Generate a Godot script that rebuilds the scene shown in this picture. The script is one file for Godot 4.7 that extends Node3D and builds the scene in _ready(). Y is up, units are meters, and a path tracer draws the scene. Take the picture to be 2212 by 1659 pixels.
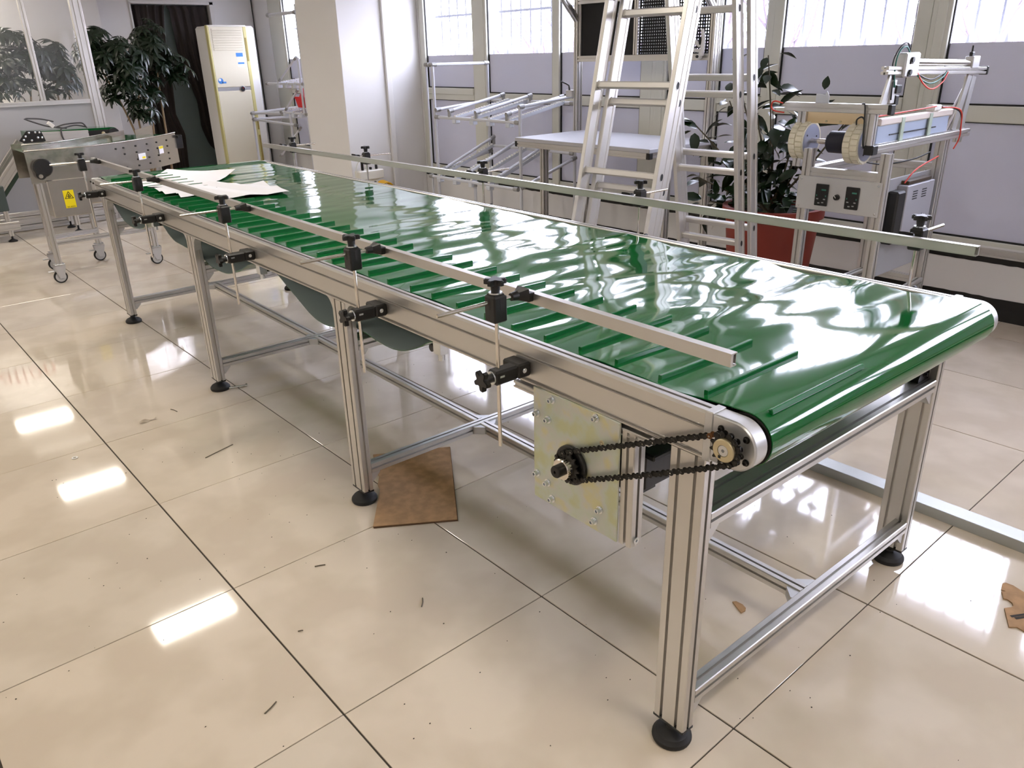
extends Node3D
# A showroom hall with a long green belt conveyor. World: metres, y up, floor tiles 0.8 m.

class MB:
	var v := PackedVector3Array()
	var n := PackedVector3Array()
	var uv := PackedVector2Array()
	var use_uv := false
	func tri(a: Vector3, b: Vector3, c: Vector3, na: Vector3, nb: Vector3, nc: Vector3) -> void:
		var g := (b - a).cross(c - a)
		v.append(a); n.append(na)
		if g.dot(na + nb + nc) > 0.0:
			v.append(c); n.append(nc); v.append(b); n.append(nb)
		else:
			v.append(b); n.append(nb); v.append(c); n.append(nc)
	func quad(a: Vector3, b: Vector3, c: Vector3, d: Vector3, nn := Vector3.ZERO) -> void:
		var m := nn
		if m == Vector3.ZERO:
			m = (c - a).cross(d - b).normalized()
		tri(a, b, c, m, m, m); tri(a, c, d, m, m, m)
	func quadn(a: Vector3, b: Vector3, c: Vector3, d: Vector3, na: Vector3, nb: Vector3, nc: Vector3, nd: Vector3) -> void:
		tri(a, b, c, na, nb, nc); tri(a, c, d, na, nc, nd)
	func quv(a: Vector3, b: Vector3, c: Vector3, d: Vector3, nn: Vector3) -> void:
		use_uv = true
		var q := [a, b, c, d]; var t := [Vector2(0, 1), Vector2(1, 1), Vector2(1, 0), Vector2(0, 0)]
		var o := [0, 1, 2, 0, 2, 3]
		if (b - a).cross(c - a).dot(nn) > 0.0: o = [0, 2, 1, 0, 3, 2]
		for k in o:
			v.append(q[k]); n.append(nn); uv.append(t[k])
	func box(lo: Vector3, hi: Vector3) -> void:
		var c := (lo + hi) * 0.5
		obox(Transform3D(Basis.IDENTITY, c), (hi - lo) * 0.5)
	func obox(t: Transform3D, h: Vector3) -> void:
		for ax in 3:
			for s in [-1.0, 1.0]:
				var nn := Vector3.ZERO; nn[ax] = s
				var p := Vector3.ZERO; p[(ax + 1) % 3] = h[(ax + 1) % 3]
				var q := Vector3.ZERO; q[(ax + 2) % 3] = h[(ax + 2) % 3]
				var c := Vector3.ZERO; c[ax] = s * h[ax]
				quad(t * (c - p - q), t * (c + p - q), t * (c + p + q), t * (c - p + q), (t.basis * nn).normalized())
	func bbox(lo: Vector3, hi: Vector3, b: float) -> void:
		bobox(Transform3D(Basis.IDENTITY, (lo + hi) * 0.5), (hi - lo) * 0.5, b)
	func bobox(t: Transform3D, h: Vector3, b: float) -> void:      # chamfered box
		for ax in 3:
			var a1 := (ax + 1) % 3; var a2 := (ax + 2) % 3
			for s in [-1.0, 1.0]:
				var nn := Vector3.ZERO; nn[ax] = s
				var p := Vector3.ZERO; p[a1] = h[a1] - b
				var q := Vector3.ZERO; q[a2] = h[a2] - b
				var c := Vector3.ZERO; c[ax] = s * h[ax]
				quad(t * (c - p - q), t * (c + p - q), t * (c + p + q), t * (c - p + q), (t.basis * nn).normalized())
			for s1 in [-1.0, 1.0]:
				for s2 in [-1.0, 1.0]:
					var e := Vector3.ZERO; e[ax] = h[ax] - b
					var u := Vector3.ZERO; u[a1] = s1 * h[a1]; u[a2] = s2 * (h[a2] - b)
					var w := Vector3.ZERO; w[a1] = s1 * (h[a1] - b); w[a2] = s2 * h[a2]
					var nn := Vector3.ZERO; nn[a1] = s1; nn[a2] = s2
					quad(t * (u - e), t * (u + e), t * (w + e), t * (w - e), (t.basis * nn).normalized())
		for sx in [-1.0, 1.0]:
			for sy in [-1.0, 1.0]:
				for sz in [-1.0, 1.0]:
					var m := (t.basis * Vector3(sx, sy, sz)).normalized()
					tri(t * Vector3(sx * h.x, sy * (h.y - b), sz * (h.z - b)), t * Vector3(sx * (h.x - b), sy * h.y, sz * (h.z - b)), t * Vector3(sx * (h.x - b), sy * (h.y - b), sz * h.z), m, m, m)
	func extrude(poly: PackedVector2Array, o: Vector3, ax: Vector3, ay: Vector3, dir: Vector3, caps := true, smooth := false) -> void:
		var k := poly.size()
		var area := 0.0
		for i in k:
			area += poly[i].cross(poly[(i + 1) % k])
		var sg := 1.0 if area > 0.0 else -1.0
		for i in k:
			var p := poly[i]; var q := poly[(i + 1) % k]
			var e := (q - p).normalized() * sg
			var nn := (ax * e.y - ay * e.x).normalized()
			var a := o + ax * p.x + ay * p.y; var b := o + ax * q.x + ay * q.y
			if smooth:
				var e0 := (p - poly[(i + k - 1) % k]).normalized() * sg; var e2 := (poly[(i + 2) % k] - q).normalized() * sg
				var n0 := (ax * (e.y + e0.y) - ay * (e.x + e0.x)).normalized(); var n1 := (ax * (e.y + e2.y) - ay * (e.x + e2.x)).normalized()
				if e.dot(e0) < 0.7: n0 = nn
				if e.dot(e2) < 0.7: n1 = nn
				quadn(a, b, b + dir, a + dir, n0, n1, n1, n0)
			else:
				quad(a, b, b + dir, a + dir, nn)
		if caps:
			var ix := Geometry2D.triangulate_polygon(poly)
			var m := dir.normalized()
			for j in range(0, ix.size(), 3):
				var a := o + ax * poly[ix[j]].x + ay * poly[ix[j]].y
				var b := o + ax * poly[ix[j + 1]].x + ay * poly[ix[j + 1]].y
				var c := o + ax * poly[ix[j + 2]].x + ay * poly[ix[j + 2]].y
				tri(a, b, c, -m, -m, -m); tri(a + dir, b + dir, c + dir, m, m, m)
	func cyl(p0: Vector3, p1: Vector3, r0: float, r1: float, seg := 16, caps := true) -> void:
		var d := (p1 - p0).normalized()
		var x := d.cross(Vector3.UP if absf(d.y) < 0.9 else Vector3.RIGHT).normalized(); var y := d.cross(x)
		for i in seg:
			var a := TAU * i / seg; var b := TAU * (i + 1) / seg
			var e := x * cos(a) + y * sin(a); var f := x * cos(b) + y * sin(b)
			quadn(p0 + e * r0, p0 + f * r0, p1 + f * r1, p1 + e * r1, e, f, f, e)
			if caps:
				tri(p0, p0 + e * r0, p0 + f * r0, -d, -d, -d); tri(p1, p1 + e * r1, p1 + f * r1, d, d, d)
	func tube(path: Array, r: float, seg := 8, r_end := -1.0) -> void:
		var rings := []
		var nrm := Vector3.ZERO
		for i in path.size():
			var d: Vector3 = (path[mini(i + 1, path.size() - 1)] - path[maxi(i - 1, 0)]).normalized()
			if nrm == Vector3.ZERO:
				nrm = d.cross(Vector3.UP if absf(d.y) < 0.9 else Vector3.RIGHT).normalized()
			nrm = (nrm - d * nrm.dot(d)).normalized()
			var bi := d.cross(nrm); var ring := []
			for k in seg:
				var a := TAU * k / seg
				ring.append(nrm * cos(a) + bi * sin(a))
			rings.append(ring)
		for i in path.size() - 1:
			var ra := r if r_end < 0.0 else lerpf(r, r_end, float(i) / (path.size() - 1))
			var rb := r if r_end < 0.0 else lerpf(r, r_end, float(i + 1) / (path.size() - 1))
			for k in seg:
				var l := (k + 1) % seg
				quadn(path[i] + rings[i][k] * ra, path[i] + rings[i][l] * ra, path[i + 1] + rings[i + 1][l] * rb, path[i + 1] + rings[i + 1][k] * rb, rings[i][k], rings[i][l], rings[i + 1][l], rings[i + 1][k])
	func lathe(prof: Array, o: Vector3, d: Vector3, seg := 24) -> void:      # prof: Vector2(radius, height along d)
		var x := d.cross(Vector3.UP if absf(d.y) < 0.9 else Vector3.RIGHT).normalized(); var y := d.cross(x)
		for i in prof.size() - 1:
			var p: Vector2 = prof[i]; var q: Vector2 = prof[i + 1]
			var e := q - p
			for k in seg:
				var a := TAU * k / seg; var b := TAU * (k + 1) / seg
				var ra := x * cos(a) + y * sin(a); var rb := x * cos(b) + y * sin(b)
				var na := (ra * e.y - d * e.x).normalized(); var nb := (rb * e.y - d * e.x).normalized()
				quadn(o + ra * p.x + d * p.y, o + rb * p.x + d * p.y, o + rb * q.x + d * q.y, o + ra * q.x + d * q.y, na, nb, nb, na)
	func ball(c: Vector3, s: Vector3, rows := 8, seg := 12) -> void:
		for i in rows:
			for k in seg:
				var q := []
				for ij in [[i, k], [i, k + 1], [i + 1, k + 1], [i + 1, k]]:
					var a: float = PI * ij[0] / rows - PI / 2; var b: float = TAU * ij[1] / seg
					q.append(Vector3(cos(a) * cos(b), sin(a), cos(a) * sin(b)))
				quadn(c + q[0] * s, c + q[1] * s, c + q[2] * s, c + q[3] * s, (q[0] / s).normalized(), (q[1] / s).normalized(), (q[2] / s).normalized(), (q[3] / s).normalized())
	func grid(p: Array, flip := false, close_i := false) -> void:             # rows of points, smooth
		var R := p.size(); var K: int = p[0].size()
		var nm := []
		for i in R:
			var row := []
			for j in K:
				var i0 := (i + R - 1) % R if close_i else maxi(i - 1, 0)
				var i1 := (i + 1) % R if close_i else mini(i + 1, R - 1)
				var a: Vector3 = p[i1][j] - p[i0][j]
				var b: Vector3 = p[i][mini(j + 1, K - 1)] - p[i][maxi(j - 1, 0)]
				var m := a.cross(b).normalized()
				row.append(-m if flip else m)
			nm.append(row)
		for i in (R if close_i else R - 1):
			var k := (i + 1) % R
			for j in K - 1:
				quadn(p[i][j], p[i][j + 1], p[k][j + 1], p[k][j], nm[i][j], nm[i][j + 1], nm[k][j + 1], nm[k][j])
	func mesh() -> ArrayMesh:
		var arr := []; arr.resize(Mesh.ARRAY_MAX)
		arr[Mesh.ARRAY_VERTEX] = v; arr[Mesh.ARRAY_NORMAL] = n
		if use_uv: arr[Mesh.ARRAY_TEX_UV] = uv
		var m := ArrayMesh.new()
		m.add_surface_from_arrays(Mesh.PRIMITIVE_TRIANGLES, arr)
		return m

var mats := {}
var used := {}
var rng := RandomNumberGenerator.new()

func mat(key: String, c := Color.WHITE, rough := 0.6, metal := 0.0) -> StandardMaterial3D:
	if mats.has(key): return mats[key]
	var m := StandardMaterial3D.new()
	m.resource_name = key
	m.albedo_color = c; m.roughness = rough; m.metallic = metal
	mats[key] = m
	return m

func numbered(called: String, under: Node) -> String:
	var k := str(under.get_instance_id()) + called
	var c: int = used.get(k, 0); used[k] = c + 1
	return called if c == 0 else "%s_%03d" % [called, c]

func obj(called: String, b, m: Material, under: Node = self) -> MeshInstance3D:
	var o := MeshInstance3D.new()
	o.mesh = b.mesh() if b is MB else b
	o.material_override = m
	o.name = numbered(called, under)
	under.add_child(o, true)
	return o

func node(called: String, under: Node = self) -> Node3D:
	var o := Node3D.new(); o.name = numbered(called, under); under.add_child(o, true)
	return o

func tag(o: Node, label: String, category: String, group := "") -> Node:
	o.set_meta("label", label); o.set_meta("category", category)
	if group != "": o.set_meta("group", group)
	return o

func thing(called: String, label: String, category: String, at := Vector3.ZERO, turn := 0.0, group := "") -> Node3D:
	var o := node(called); o.position = at; o.rotation.y = turn
	tag(o, label, category, group)
	return o

func structure(o: Node) -> Node:
	o.set_meta("kind", "structure")
	return o

func slots(w: float, h: float, xs: Array, ys: Array, sw := 0.009, sd := 0.013) -> PackedVector2Array:   # outline of a T-slot profile, slots at +-xs on top and bottom, ys on the sides
	var p := PackedVector2Array(); var c := 0.0025
	p.append(Vector2(-w / 2 + c, -h / 2))
	for x in xs:
		p.append(Vector2(x - sw / 2, -h / 2)); p.append(Vector2(x - sw / 2, -h / 2 + sd)); p.append(Vector2(x + sw / 2, -h / 2 + sd)); p.append(Vector2(x + sw / 2, -h / 2))
	p.append(Vector2(w / 2 - c, -h / 2)); p.append(Vector2(w / 2, -h / 2 + c))
	for y in ys:
		p.append(Vector2(w / 2, y - sw / 2)); p.append(Vector2(w / 2 - sd, y - sw / 2)); p.append(Vector2(w / 2 - sd, y + sw / 2)); p.append(Vector2(w / 2, y + sw / 2))
	p.append(Vector2(w / 2, h / 2 - c)); p.append(Vector2(w / 2 - c, h / 2))
	for i in range(xs.size() - 1, -1, -1):
		var x: float = xs[i]
		p.append(Vector2(x + sw / 2, h / 2)); p.append(Vector2(x + sw / 2, h / 2 - sd)); p.append(Vector2(x - sw / 2, h / 2 - sd)); p.append(Vector2(x - sw / 2, h / 2))
	p.append(Vector2(-w / 2 + c, h / 2)); p.append(Vector2(-w / 2, h / 2 - c))
	for i in range(ys.size() - 1, -1, -1):
		var y: float = ys[i]
		p.append(Vector2(-w / 2, y + sw / 2)); p.append(Vector2(-w / 2 + sd, y + sw / 2)); p.append(Vector2(-w / 2 + sd, y - sw / 2)); p.append(Vector2(-w / 2, y - sw / 2))
	p.append(Vector2(-w / 2, -h / 2 + c))
	return p

# a slotted aluminium bar from p0 to p1; w lies across "up", h along it; one slot per 45 mm
func bar_mb(b: MB, p0: Vector3, p1: Vector3, up: Vector3, w: float, h: float, sw := 0.009) -> MB:
	var d := (p1 - p0)
	var ay := (up - d.normalized() * up.dot(d.normalized())).normalized()
	var ax := ay.cross(d.normalized())
	var xs: Array = [0.0] if w < 0.07 else [-w * 0.25, w * 0.25]
	var ys: Array = [0.0] if h < 0.07 else [-h * 0.25, h * 0.25]
	b.extrude(slots(w, h, xs, ys, sw, minf(0.012, minf(w, h) * 0.28)), p0, ax, ay, d)
	return b
func bar(called: String, p0: Vector3, p1: Vector3, up: Vector3, w: float, h: float, under: Node, m: Material = null) -> MeshInstance3D:
	return obj(called, bar_mb(MB.new(), p0, p1, up, w, h), m if m else mats["alu"], under)

func star(b: MB, o: Vector3, d: Vector3, r: float, th: float, arms := 5, ph := 0.0) -> void:       # a star-shaped knob head
	var x := d.cross(Vector3.UP if absf(d.y) < 0.9 else Vector3.RIGHT).normalized(); var y := d.cross(x)
	var p := PackedVector2Array(); var k := arms * 8
	for i in k:
		var a := TAU * i / k + ph
		var rr := r * (0.80 + 0.20 * clampf(1.4 * cos(arms * (a - ph)), -1.0, 1.0))
		p.append(Vector2(cos(a), sin(a)) * rr)
	b.extrude(p, o, x, y, d * th, true, true)
	var q := PackedVector2Array()
	for e in p: q.append(e * 0.9)
	b.extrude(q, o + d * th, x, y, d * th * 0.22, true, true)

func hexbolt(b: MB, o: Vector3, d: Vector3, r: float, h: float) -> void:                          # socket-head screw with a washer
	b.lathe([Vector2(r * 1.5, 0), Vector2(r * 1.5, h * 0.22), Vector2(r, h * 0.22), Vector2(r, h * 0.92), Vector2(r * 0.88, h), Vector2(r * 0.55, h), Vector2(r * 0.5, h * 0.55), Vector2(0, h * 0.55)], o, d, 14)

func noise_tex(size: int, freq: float, seed_: int, ramp: Gradient = null, as_normal := false, strength := 4.0) -> NoiseTexture2D:
	var f := FastNoiseLite.new(); f.seed = seed_; f.frequency = freq; f.fractal_octaves = 4
	var t := NoiseTexture2D.new(); t.width = size; t.height = size; t.seamless = true; t.noise = f
	if ramp: t.color_ramp = ramp
	if as_normal: t.as_normal_map = true; t.bump_strength = strength
	return t

func ramp(a: Color, b: Color, lo := 0.25, hi := 0.75) -> Gradient:
	var g := Gradient.new(); g.offsets = PackedFloat32Array([lo, hi]); g.colors = PackedColorArray([a, b])
	return g

const LAMP := 12.8
const SKY := 4.1
const CEIL := 3.1
const WX := 5.17          # inner face of the window wall
const BZ := -11.3         # back wall

func _ready() -> void:
	rng.seed = 7
	# camera
	var cam := Camera3D.new(); cam.name = "camera"
	cam.fov = 52.5293
	cam.transform = Transform3D(Basis(Vector3(0.7524, -0.0221, 0.6584), Vector3(0.2726, 0.9203, -0.2806), Vector3(-0.5997, 0.3905, 0.6985)).orthonormalized(), Vector3(-0.7391, 1.7847, 1.6584))
	cam.near = 0.05; cam.far = 200.0
	add_child(cam); cam.current = true
	# sky: a bright, even winter overcast
	var sm := ProceduralSkyMaterial.new()
	sm.sky_top_color = Color(0.86, 0.875, 0.96); sm.sky_horizon_color = Color(0.93, 0.935, 1.0)
	sm.ground_bottom_color = Color(0.80, 0.80, 0.86); sm.ground_horizon_color = Color(0.93, 0.935, 1.0)
	sm.sky_energy_multiplier = SKY; sm.ground_energy_multiplier = SKY
	var sky := Sky.new(); sky.sky_material = sm
	var env := Environment.new()
	env.background_mode = Environment.BG_SKY; env.sky = sky
	env.tonemap_mode = Environment.TONE_MAPPER_LINEAR; env.tonemap_exposure = 1.0
	env.sdfgi_enabled = true; env.ssao_enabled = true; env.ssil_enabled = true
	var we := WorldEnvironment.new(); we.name = "world_environment"; we.environment = env
	add_child(we)
	make_materials()
	# ceiling lamps: two rows of LED panels
	for x in [0.82, -2.6]:
		for z in [-10.8, -8.28, -4.86, -1.45, 2.0]:
			lamp(Vector3(x, CEIL - 0.012, z), true)
	# the room
	build_room()
	build_outdoors()
	# the conveyor
	build_conveyor()
	# round it
	build_ladder()
	build_bench()
	build_racks()
	build_packing_machine()
	build_curve_conveyor()
	build_incline_conveyor()
	build_aircon()
	build_plants()
	build_small_things()

func make_materials() -> void:
	mat("alu", Color(0.80, 0.79, 0.775), 0.36, 0.88)
	mat("alu_cast", Color(0.80, 0.80, 0.80), 0.42, 0.8)
	mat("chrome", Color(0.88, 0.86, 0.83), 0.13, 1.0)
	mat("zinc", Color(0.86, 0.88, 0.90), 0.24, 1.0)
	mat("black", Color(0.055, 0.055, 0.06), 0.42)
	mat("rubber", Color(0.07, 0.07, 0.075), 0.62)
	mat("steel_dark", Color(0.16, 0.155, 0.15), 0.42, 0.6)
	mat("rivet", Color(0.66, 0.66, 0.66), 0.25, 1.0)
	mat("rust", Color(0.42, 0.27, 0.14), 0.5, 0.5)
	mat("brass", Color(0.78, 0.73, 0.60), 0.35, 0.75)
	var belt := mat("belt", Color(0.035, 0.36, 0.155), 0.07)
	belt.metallic_specular = 0.62
	var cl := mat("cleat", Color(0.025, 0.37, 0.17), 0.22)
	cl.metallic_specular = 0.5
	mat("lining", Color(0.60, 0.665, 0.665), 0.75)
	mat("white_paint", Color(0.90, 0.895, 0.885), 0.7)
	mat("wall", Color(0.905, 0.90, 0.895), 0.75)
	mat("ceiling", Color(0.92, 0.92, 0.91), 0.85)
	mat("black_base", Color(0.03, 0.028, 0.028), 0.35)
	mat("pvc", Color(0.83, 0.83, 0.79), 0.35)
	mat("gasket", Color(0.04, 0.045, 0.05), 0.6)
	mat("cardboard", Color(0.69, 0.545, 0.385), 0.85)
	mat("paper", Color(0.95, 0.95, 0.97), 0.8)
	mat("grey_panel", Color(0.66, 0.66, 0.68), 0.5)
	mat("ivory", Color(0.87, 0.845, 0.76), 0.45)
	mat("cream", Color(0.89, 0.88, 0.84), 0.35)
	mat("yellowed", Color(0.80, 0.77, 0.53), 0.45)
	mat("leaf_dark", Color(0.055, 0.135, 0.06), 0.35)
	mats["leaf_dark"].backlight = Color(0.05, 0.10, 0.03)
	mat("leaf_ficus", Color(0.06, 0.14, 0.045), 0.28)
	mats["leaf_ficus"].backlight = Color(0.05, 0.10, 0.02)
	mat("stem", Color(0.55, 0.47, 0.36), 0.8)
	mat("terracotta", Color(0.50, 0.165, 0.10), 0.5)
	mat("soil", Color(0.10, 0.08, 0.06), 0.95)
	mat("curtain", Color(0.20, 0.175, 0.17), 0.9)
	mat("door_glass", Color(0.44, 0.50, 0.50), 0.4)
	mat("red", Color(0.85, 0.04, 0.05), 0.35)
	mat("sign_yellow", Color(0.93, 0.85, 0.05), 0.45)
	mat("blue", Color(0.22, 0.50, 0.80), 0.5)
	mat("tube_grey", Color(0.80, 0.81, 0.84), 0.3)
	mats["tube_grey"].metallic_specular = 0.6
	mat("joint", Color(0.62, 0.62, 0.62), 0.45, 0.5)
	mat("track", Color(0.80, 0.82, 0.86), 0.45)
	mat("ladder", Color(0.82, 0.81, 0.80), 0.40, 0.75)
	mat("dark_hole", Color(0.12, 0.12, 0.13), 0.7)
	mat("board_black", Color(0.035, 0.035, 0.04), 0.75)
	mat("laminate", Color(0.70, 0.70, 0.72), 0.4)
	mat("wire_red", Color(0.85, 0.25, 0.18), 0.5)
	mat("wire_dark", Color(0.13, 0.14, 0.15), 0.5)
	mat("wire_green", Color(0.10, 0.42, 0.36), 0.5)
	mat("cord_yellow", Color(0.86, 0.66, 0.06), 0.5)
	mat("twig", Color(0.46, 0.42, 0.46), 0.9)
	mat("bark", Color(0.40, 0.36, 0.40), 0.9)
	mat("iron", Color(0.20, 0.20, 0.23), 0.6)
	mat("guard", Color(0.62, 0.63, 0.68), 0.5)
	mat("far_wall", Color(0.66, 0.58, 0.62), 0.95)
	mat("outdoor_ground", Color(0.62, 0.60, 0.60), 0.95)
	mat("dark_mark", Color(0.22, 0.20, 0.18), 0.9)
	mat("pane").transparency = BaseMaterial3D.TRANSPARENCY_ALPHA
	mats["pane"].albedo_color = Color(0.93, 0.95, 1.0, 0.06); mats["pane"].roughness = 0.02
	var fr := mat("frosted", Color(0.84, 0.85, 0.93), 0.55)
	fr.backlight = Color(1.55, 1.56, 1.72)
	# stainless steel: fine brushing along one axis
	var st := mat("stainless", Color(0.76, 0.74, 0.71), 0.27, 0.95)
	st.roughness_texture = noise_tex(256, 0.02, 4, ramp(Color(0.75, 0.75, 0.75), Color(1, 1, 1)))
	st.uv1_triplanar = true; st.uv1_scale = Vector3(2.2, 2.2, 2.2)
	# zinc-chromated plate: cloudy pale green, yellow and violet
	var zp := mat("zinc_plate", Color(0.82, 0.83, 0.79), 0.40, 0.7)
	var g := Gradient.new(); g.offsets = PackedFloat32Array([0.15, 0.4, 0.6, 0.85]); g.colors = PackedColorArray([Color(0.92, 0.93, 0.80), Color(0.93, 0.96, 0.95), Color(0.95, 0.95, 0.97), Color(0.98, 0.95, 0.80)])
	zp.albedo_texture = noise_tex(256, 0.012, 9, g); zp.uv1_triplanar = true; zp.uv1_scale = Vector3(2.4, 2.4, 2.4)
	# polished porcelain floor: four close tones
	var fg := noise_tex(512, 0.008, 21, ramp(Color(0.95, 0.945, 0.935), Color(1, 1, 1), 0.3, 0.7))
	for k in 4:
		var t := mat("tile%d" % k, [Color(0.845, 0.795, 0.725), Color(0.855, 0.805, 0.735), Color(0.84, 0.795, 0.73), Color(0.85, 0.80, 0.725)][k], 0.055)
		t.metallic_specular = 0.62
		t.albedo_texture = fg; t.uv1_triplanar = true; t.uv1_world_triplanar = true; t.uv1_scale = Vector3(0.55, 0.55, 0.55)
	mat("grout", Color(0.24, 0.215, 0.19), 0.8)
	var cb: StandardMaterial3D = mats["cardboard"]
	cb.albedo_texture = noise_tex(256, 0.03, 31, ramp(Color(0.9, 0.9, 0.9), Color(1, 1, 1))); cb.uv1_triplanar = true; cb.uv1_scale = Vector3(2, 2, 2)

func lamp(at: Vector3, shown: bool) -> void:
	var o := thing("ceiling_light", "white rectangular LED panel lamp set flush in the white ceiling", "ceiling light", at, 0.0, "LED panels in the ceiling")
	var f := MB.new()
	f.bbox(Vector3(-0.385, -0.012, -0.19), Vector3(-0.36, 0.012, 0.19), 0.003); f.bbox(Vector3(0.36, -0.012, -0.19), Vector3(0.385, 0.012, 0.19), 0.003)
	f.bbox(Vector3(-0.36, -0.012, -0.19), Vector3(0.36, 0.012, -0.165), 0.003); f.bbox(Vector3(-0.36, -0.012, 0.165), Vector3(0.36, 0.012, 0.19), 0.003)
	obj("lamp_frame", f, mats["white_paint"], o)
	var d := MB.new(); d.box(Vector3(-0.36, -0.004, -0.165), Vector3(0.36, 0.012, 0.165))
	var e := mat("lamp_glow", Color(0.95, 0.95, 0.95), 0.5)
	e.emission_enabled = true; e.emission = Color(1.0, 0.97, 0.92); e.emission_energy_multiplier = 2.0
	obj("lamp_diffuser", d, e, o)
	var l := AreaLight3D.new(); l.name = "lamp_light"
	l.area_size = Vector2(0.70, 0.31); l.area_normalize_energy = false
	l.light_energy = LAMP; l.light_color = Color(1.0, 0.96, 0.90); l.shadow_enabled = true
	l.area_range = 20.0
	l.rotation_degrees = Vector3(-90, 0, 0); l.position = Vector3(0, -0.02, 0)
	o.add_child(l)

func slab(b: MB, x0: float, x1: float, y0: float, y1: float, z0: float, z1: float) -> MB:
	b.box(Vector3(x0, y0, z0), Vector3(x1, y1, z1)); return b

func build_room() -> void:
	# floor: a screed with separate polished tiles on it
	var fl := obj("floor", slab(MB.new(), -5.3, 5.45, -0.12, -0.004, -11.7, 5.7), mats["grout"]); structure(fl)
	var gx := 0.0032; var gz := 0.002
	var tm := MB.new(); tm.bbox(Vector3(-0.4 + gx, -0.008, -0.4 + gz), Vector3(0.4 - gx, 0.0, 0.4 - gz), 0.0008)
	var tile := tm.mesh()
	rng.seed = 3
	for i in range(-6, 7):
		for j in range(-14, 7):
			var t := obj("floor_tile", tile, mats["tile%d" % rng.randi_range(0, 3)], fl)
			t.position = Vector3(0.8 * i + 0.4, 0.0, 0.8 * j + 0.4)
			t.rotation = Vector3(rng.randf_range(-1, 1), 0, rng.randf_range(-1, 1)) * 0.0009
			if i == 6: t.scale.x = 0.46; t.position.x = 4.8 + 0.184 + 0.0008
	structure(obj("ceiling", slab(MB.new(), -5.4, 5.6, CEIL, CEIL + 0.15, -11.8, 5.8), mats["ceiling"]))
	# right wall: plinth under the windows, header over them
	var wr := obj("wall_right", slab(slab(MB.new(), WX, WX + 0.25, 0, 0.50, -11.3, 5.7), WX, WX + 0.25, 2.62, CEIL, -11.3, 5.7), mats["wall"]); structure(wr)
	var wp := MB.new()
	slab(wp, WX, WX + 0.25, 0.5, 2.62, -11.3, -10.78); slab(wp, WX, WX + 0.25, 0.5, 2.62, -7.8, -6.78); slab(wp, WX, WX + 0.25, 0.5, 2.62, 5.3, 5.7)
	obj("wall_pier", wp, mats["wall"], wr)
	structure(obj("baseboard_right", wobbly(0.0, 0.152, 0.006, -6.8, 5.6, 61), mats["black_base"]))
	structure(obj("baseboard_right", slab(MB.new(), WX - 0.006, WX, 0, 0.15, -11.3, -7.78), mats["black_base"]))
	structure(obj("trim_1", wobbly(0.388, 0.433, 0.005, -6.8, 5.6, 62, 1), mats["black_base"]))
	var sl := MB.new()
	slab(sl, WX - 0.03, WX + 0.02, 0.433, 0.445, -6.8, 5.6); slab(sl, WX - 0.012, WX + 0.02, 0.445, 0.472, -6.8, 5.6); slab(sl, WX - 0.03, WX + 0.02, 0.472, 0.486, -6.8, 5.6)
	structure(obj("trim_2", sl, mats["alu"]))
	structure(obj("trim_2", slab(MB.new(), WX - 0.02, WX + 0.02, 0.40, 0.486, -10.8, -7.78), mats["alu"]))
	# windows between white mullions: [z0, z1, height of the rail's glass line, has guard bars]
	var bays := [[-6.67, -5.77, 1.43], [-5.51, -4.49, 1.385], [-4.376, -3.325, 1.385], [-3.02, -2.60, 1.385], [-2.48, -2.07, 1.43], [-1.92, -0.925, 1.44], [-0.69, 0.42, 1.40], [0.62, 1.75, 1.44], [1.95, 3.05, 1.40], [3.25, 4.3, 1.44], [4.5, 5.3, 1.4], [-10.30, -9.15, 1.50], [-8.95, -7.9, 1.43]]
	var n := 1
	for b in bays:
		window_bay(n, b[0], b[1], b[2]); n += 1
	var edges := [[-6.80, -6.67], [-5.77, -5.51], [-4.49, -4.376], [-3.325, -3.02], [-2.60, -2.48], [-2.07, -1.92], [-0.925, -0.69], [0.42, 0.62], [1.75, 1.95], [3.05, 3.25], [4.3, 4.5], [-10.78, -10.30], [-9.15, -8.95], [-7.9, -7.78]]
	for e in edges:
		var m := MB.new(); var w: float = e[1] - e[0]
		m.bbox(Vector3(WX + 0.005, 0.486, e[0]), Vector3(WX + 0.08, 2.63, e[0] + w * 0.44), 0.004)
		m.bbox(Vector3(WX - 0.008, 0.486, e[0] + w * 0.46), Vector3(WX + 0.08, 2.63, e[1]), 0.004)
		if w > 0.2:
			m.bbox(Vector3(WX - 0.016, 0.486, e[0] + w * 0.60), Vector3(WX + 0.04, 2.63, e[1] - 0.03), 0.005)
		structure(obj("trim_%d" % (n - 10), m, mats["pvc"])); n += 1
	# pillar standing in front of the window wall
	var pil := MB.new(); pil.bbox(Vector3(4.087, 0, -7.76), Vector3(WX, CEIL, -6.8), 0.006)
	structure(obj("column", pil, mats["wall"]))
	var cd := MB.new(); cd.bbox(Vector3(4.655, 0.0, -6.80), Vector3(4.73, CEIL, -6.765), 0.008)
	var cdo := obj("trim_30", cd, mats["white_paint"]); structure(cdo)
	structure(obj("baseboard_pillar", slab(slab(MB.new(), 4.08, WX, 0, 0.15, -6.806, -6.8), 4.081, 4.087, 0, 0.15, -7.76, -6.8), mats["black_base"]))
	# back wall with its doorway
	var bw := MB.new()
	slab(bw, -5.3, 3.32, 0, CEIL, BZ - 0.25, BZ); slab(bw, 4.477, WX + 0.25, 0, CEIL, BZ - 0.25, BZ); slab(bw, 3.32, 4.477, 2.572, CEIL, BZ - 0.25, BZ)
	structure(obj("wall_back", bw, mats["wall"]))
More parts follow.
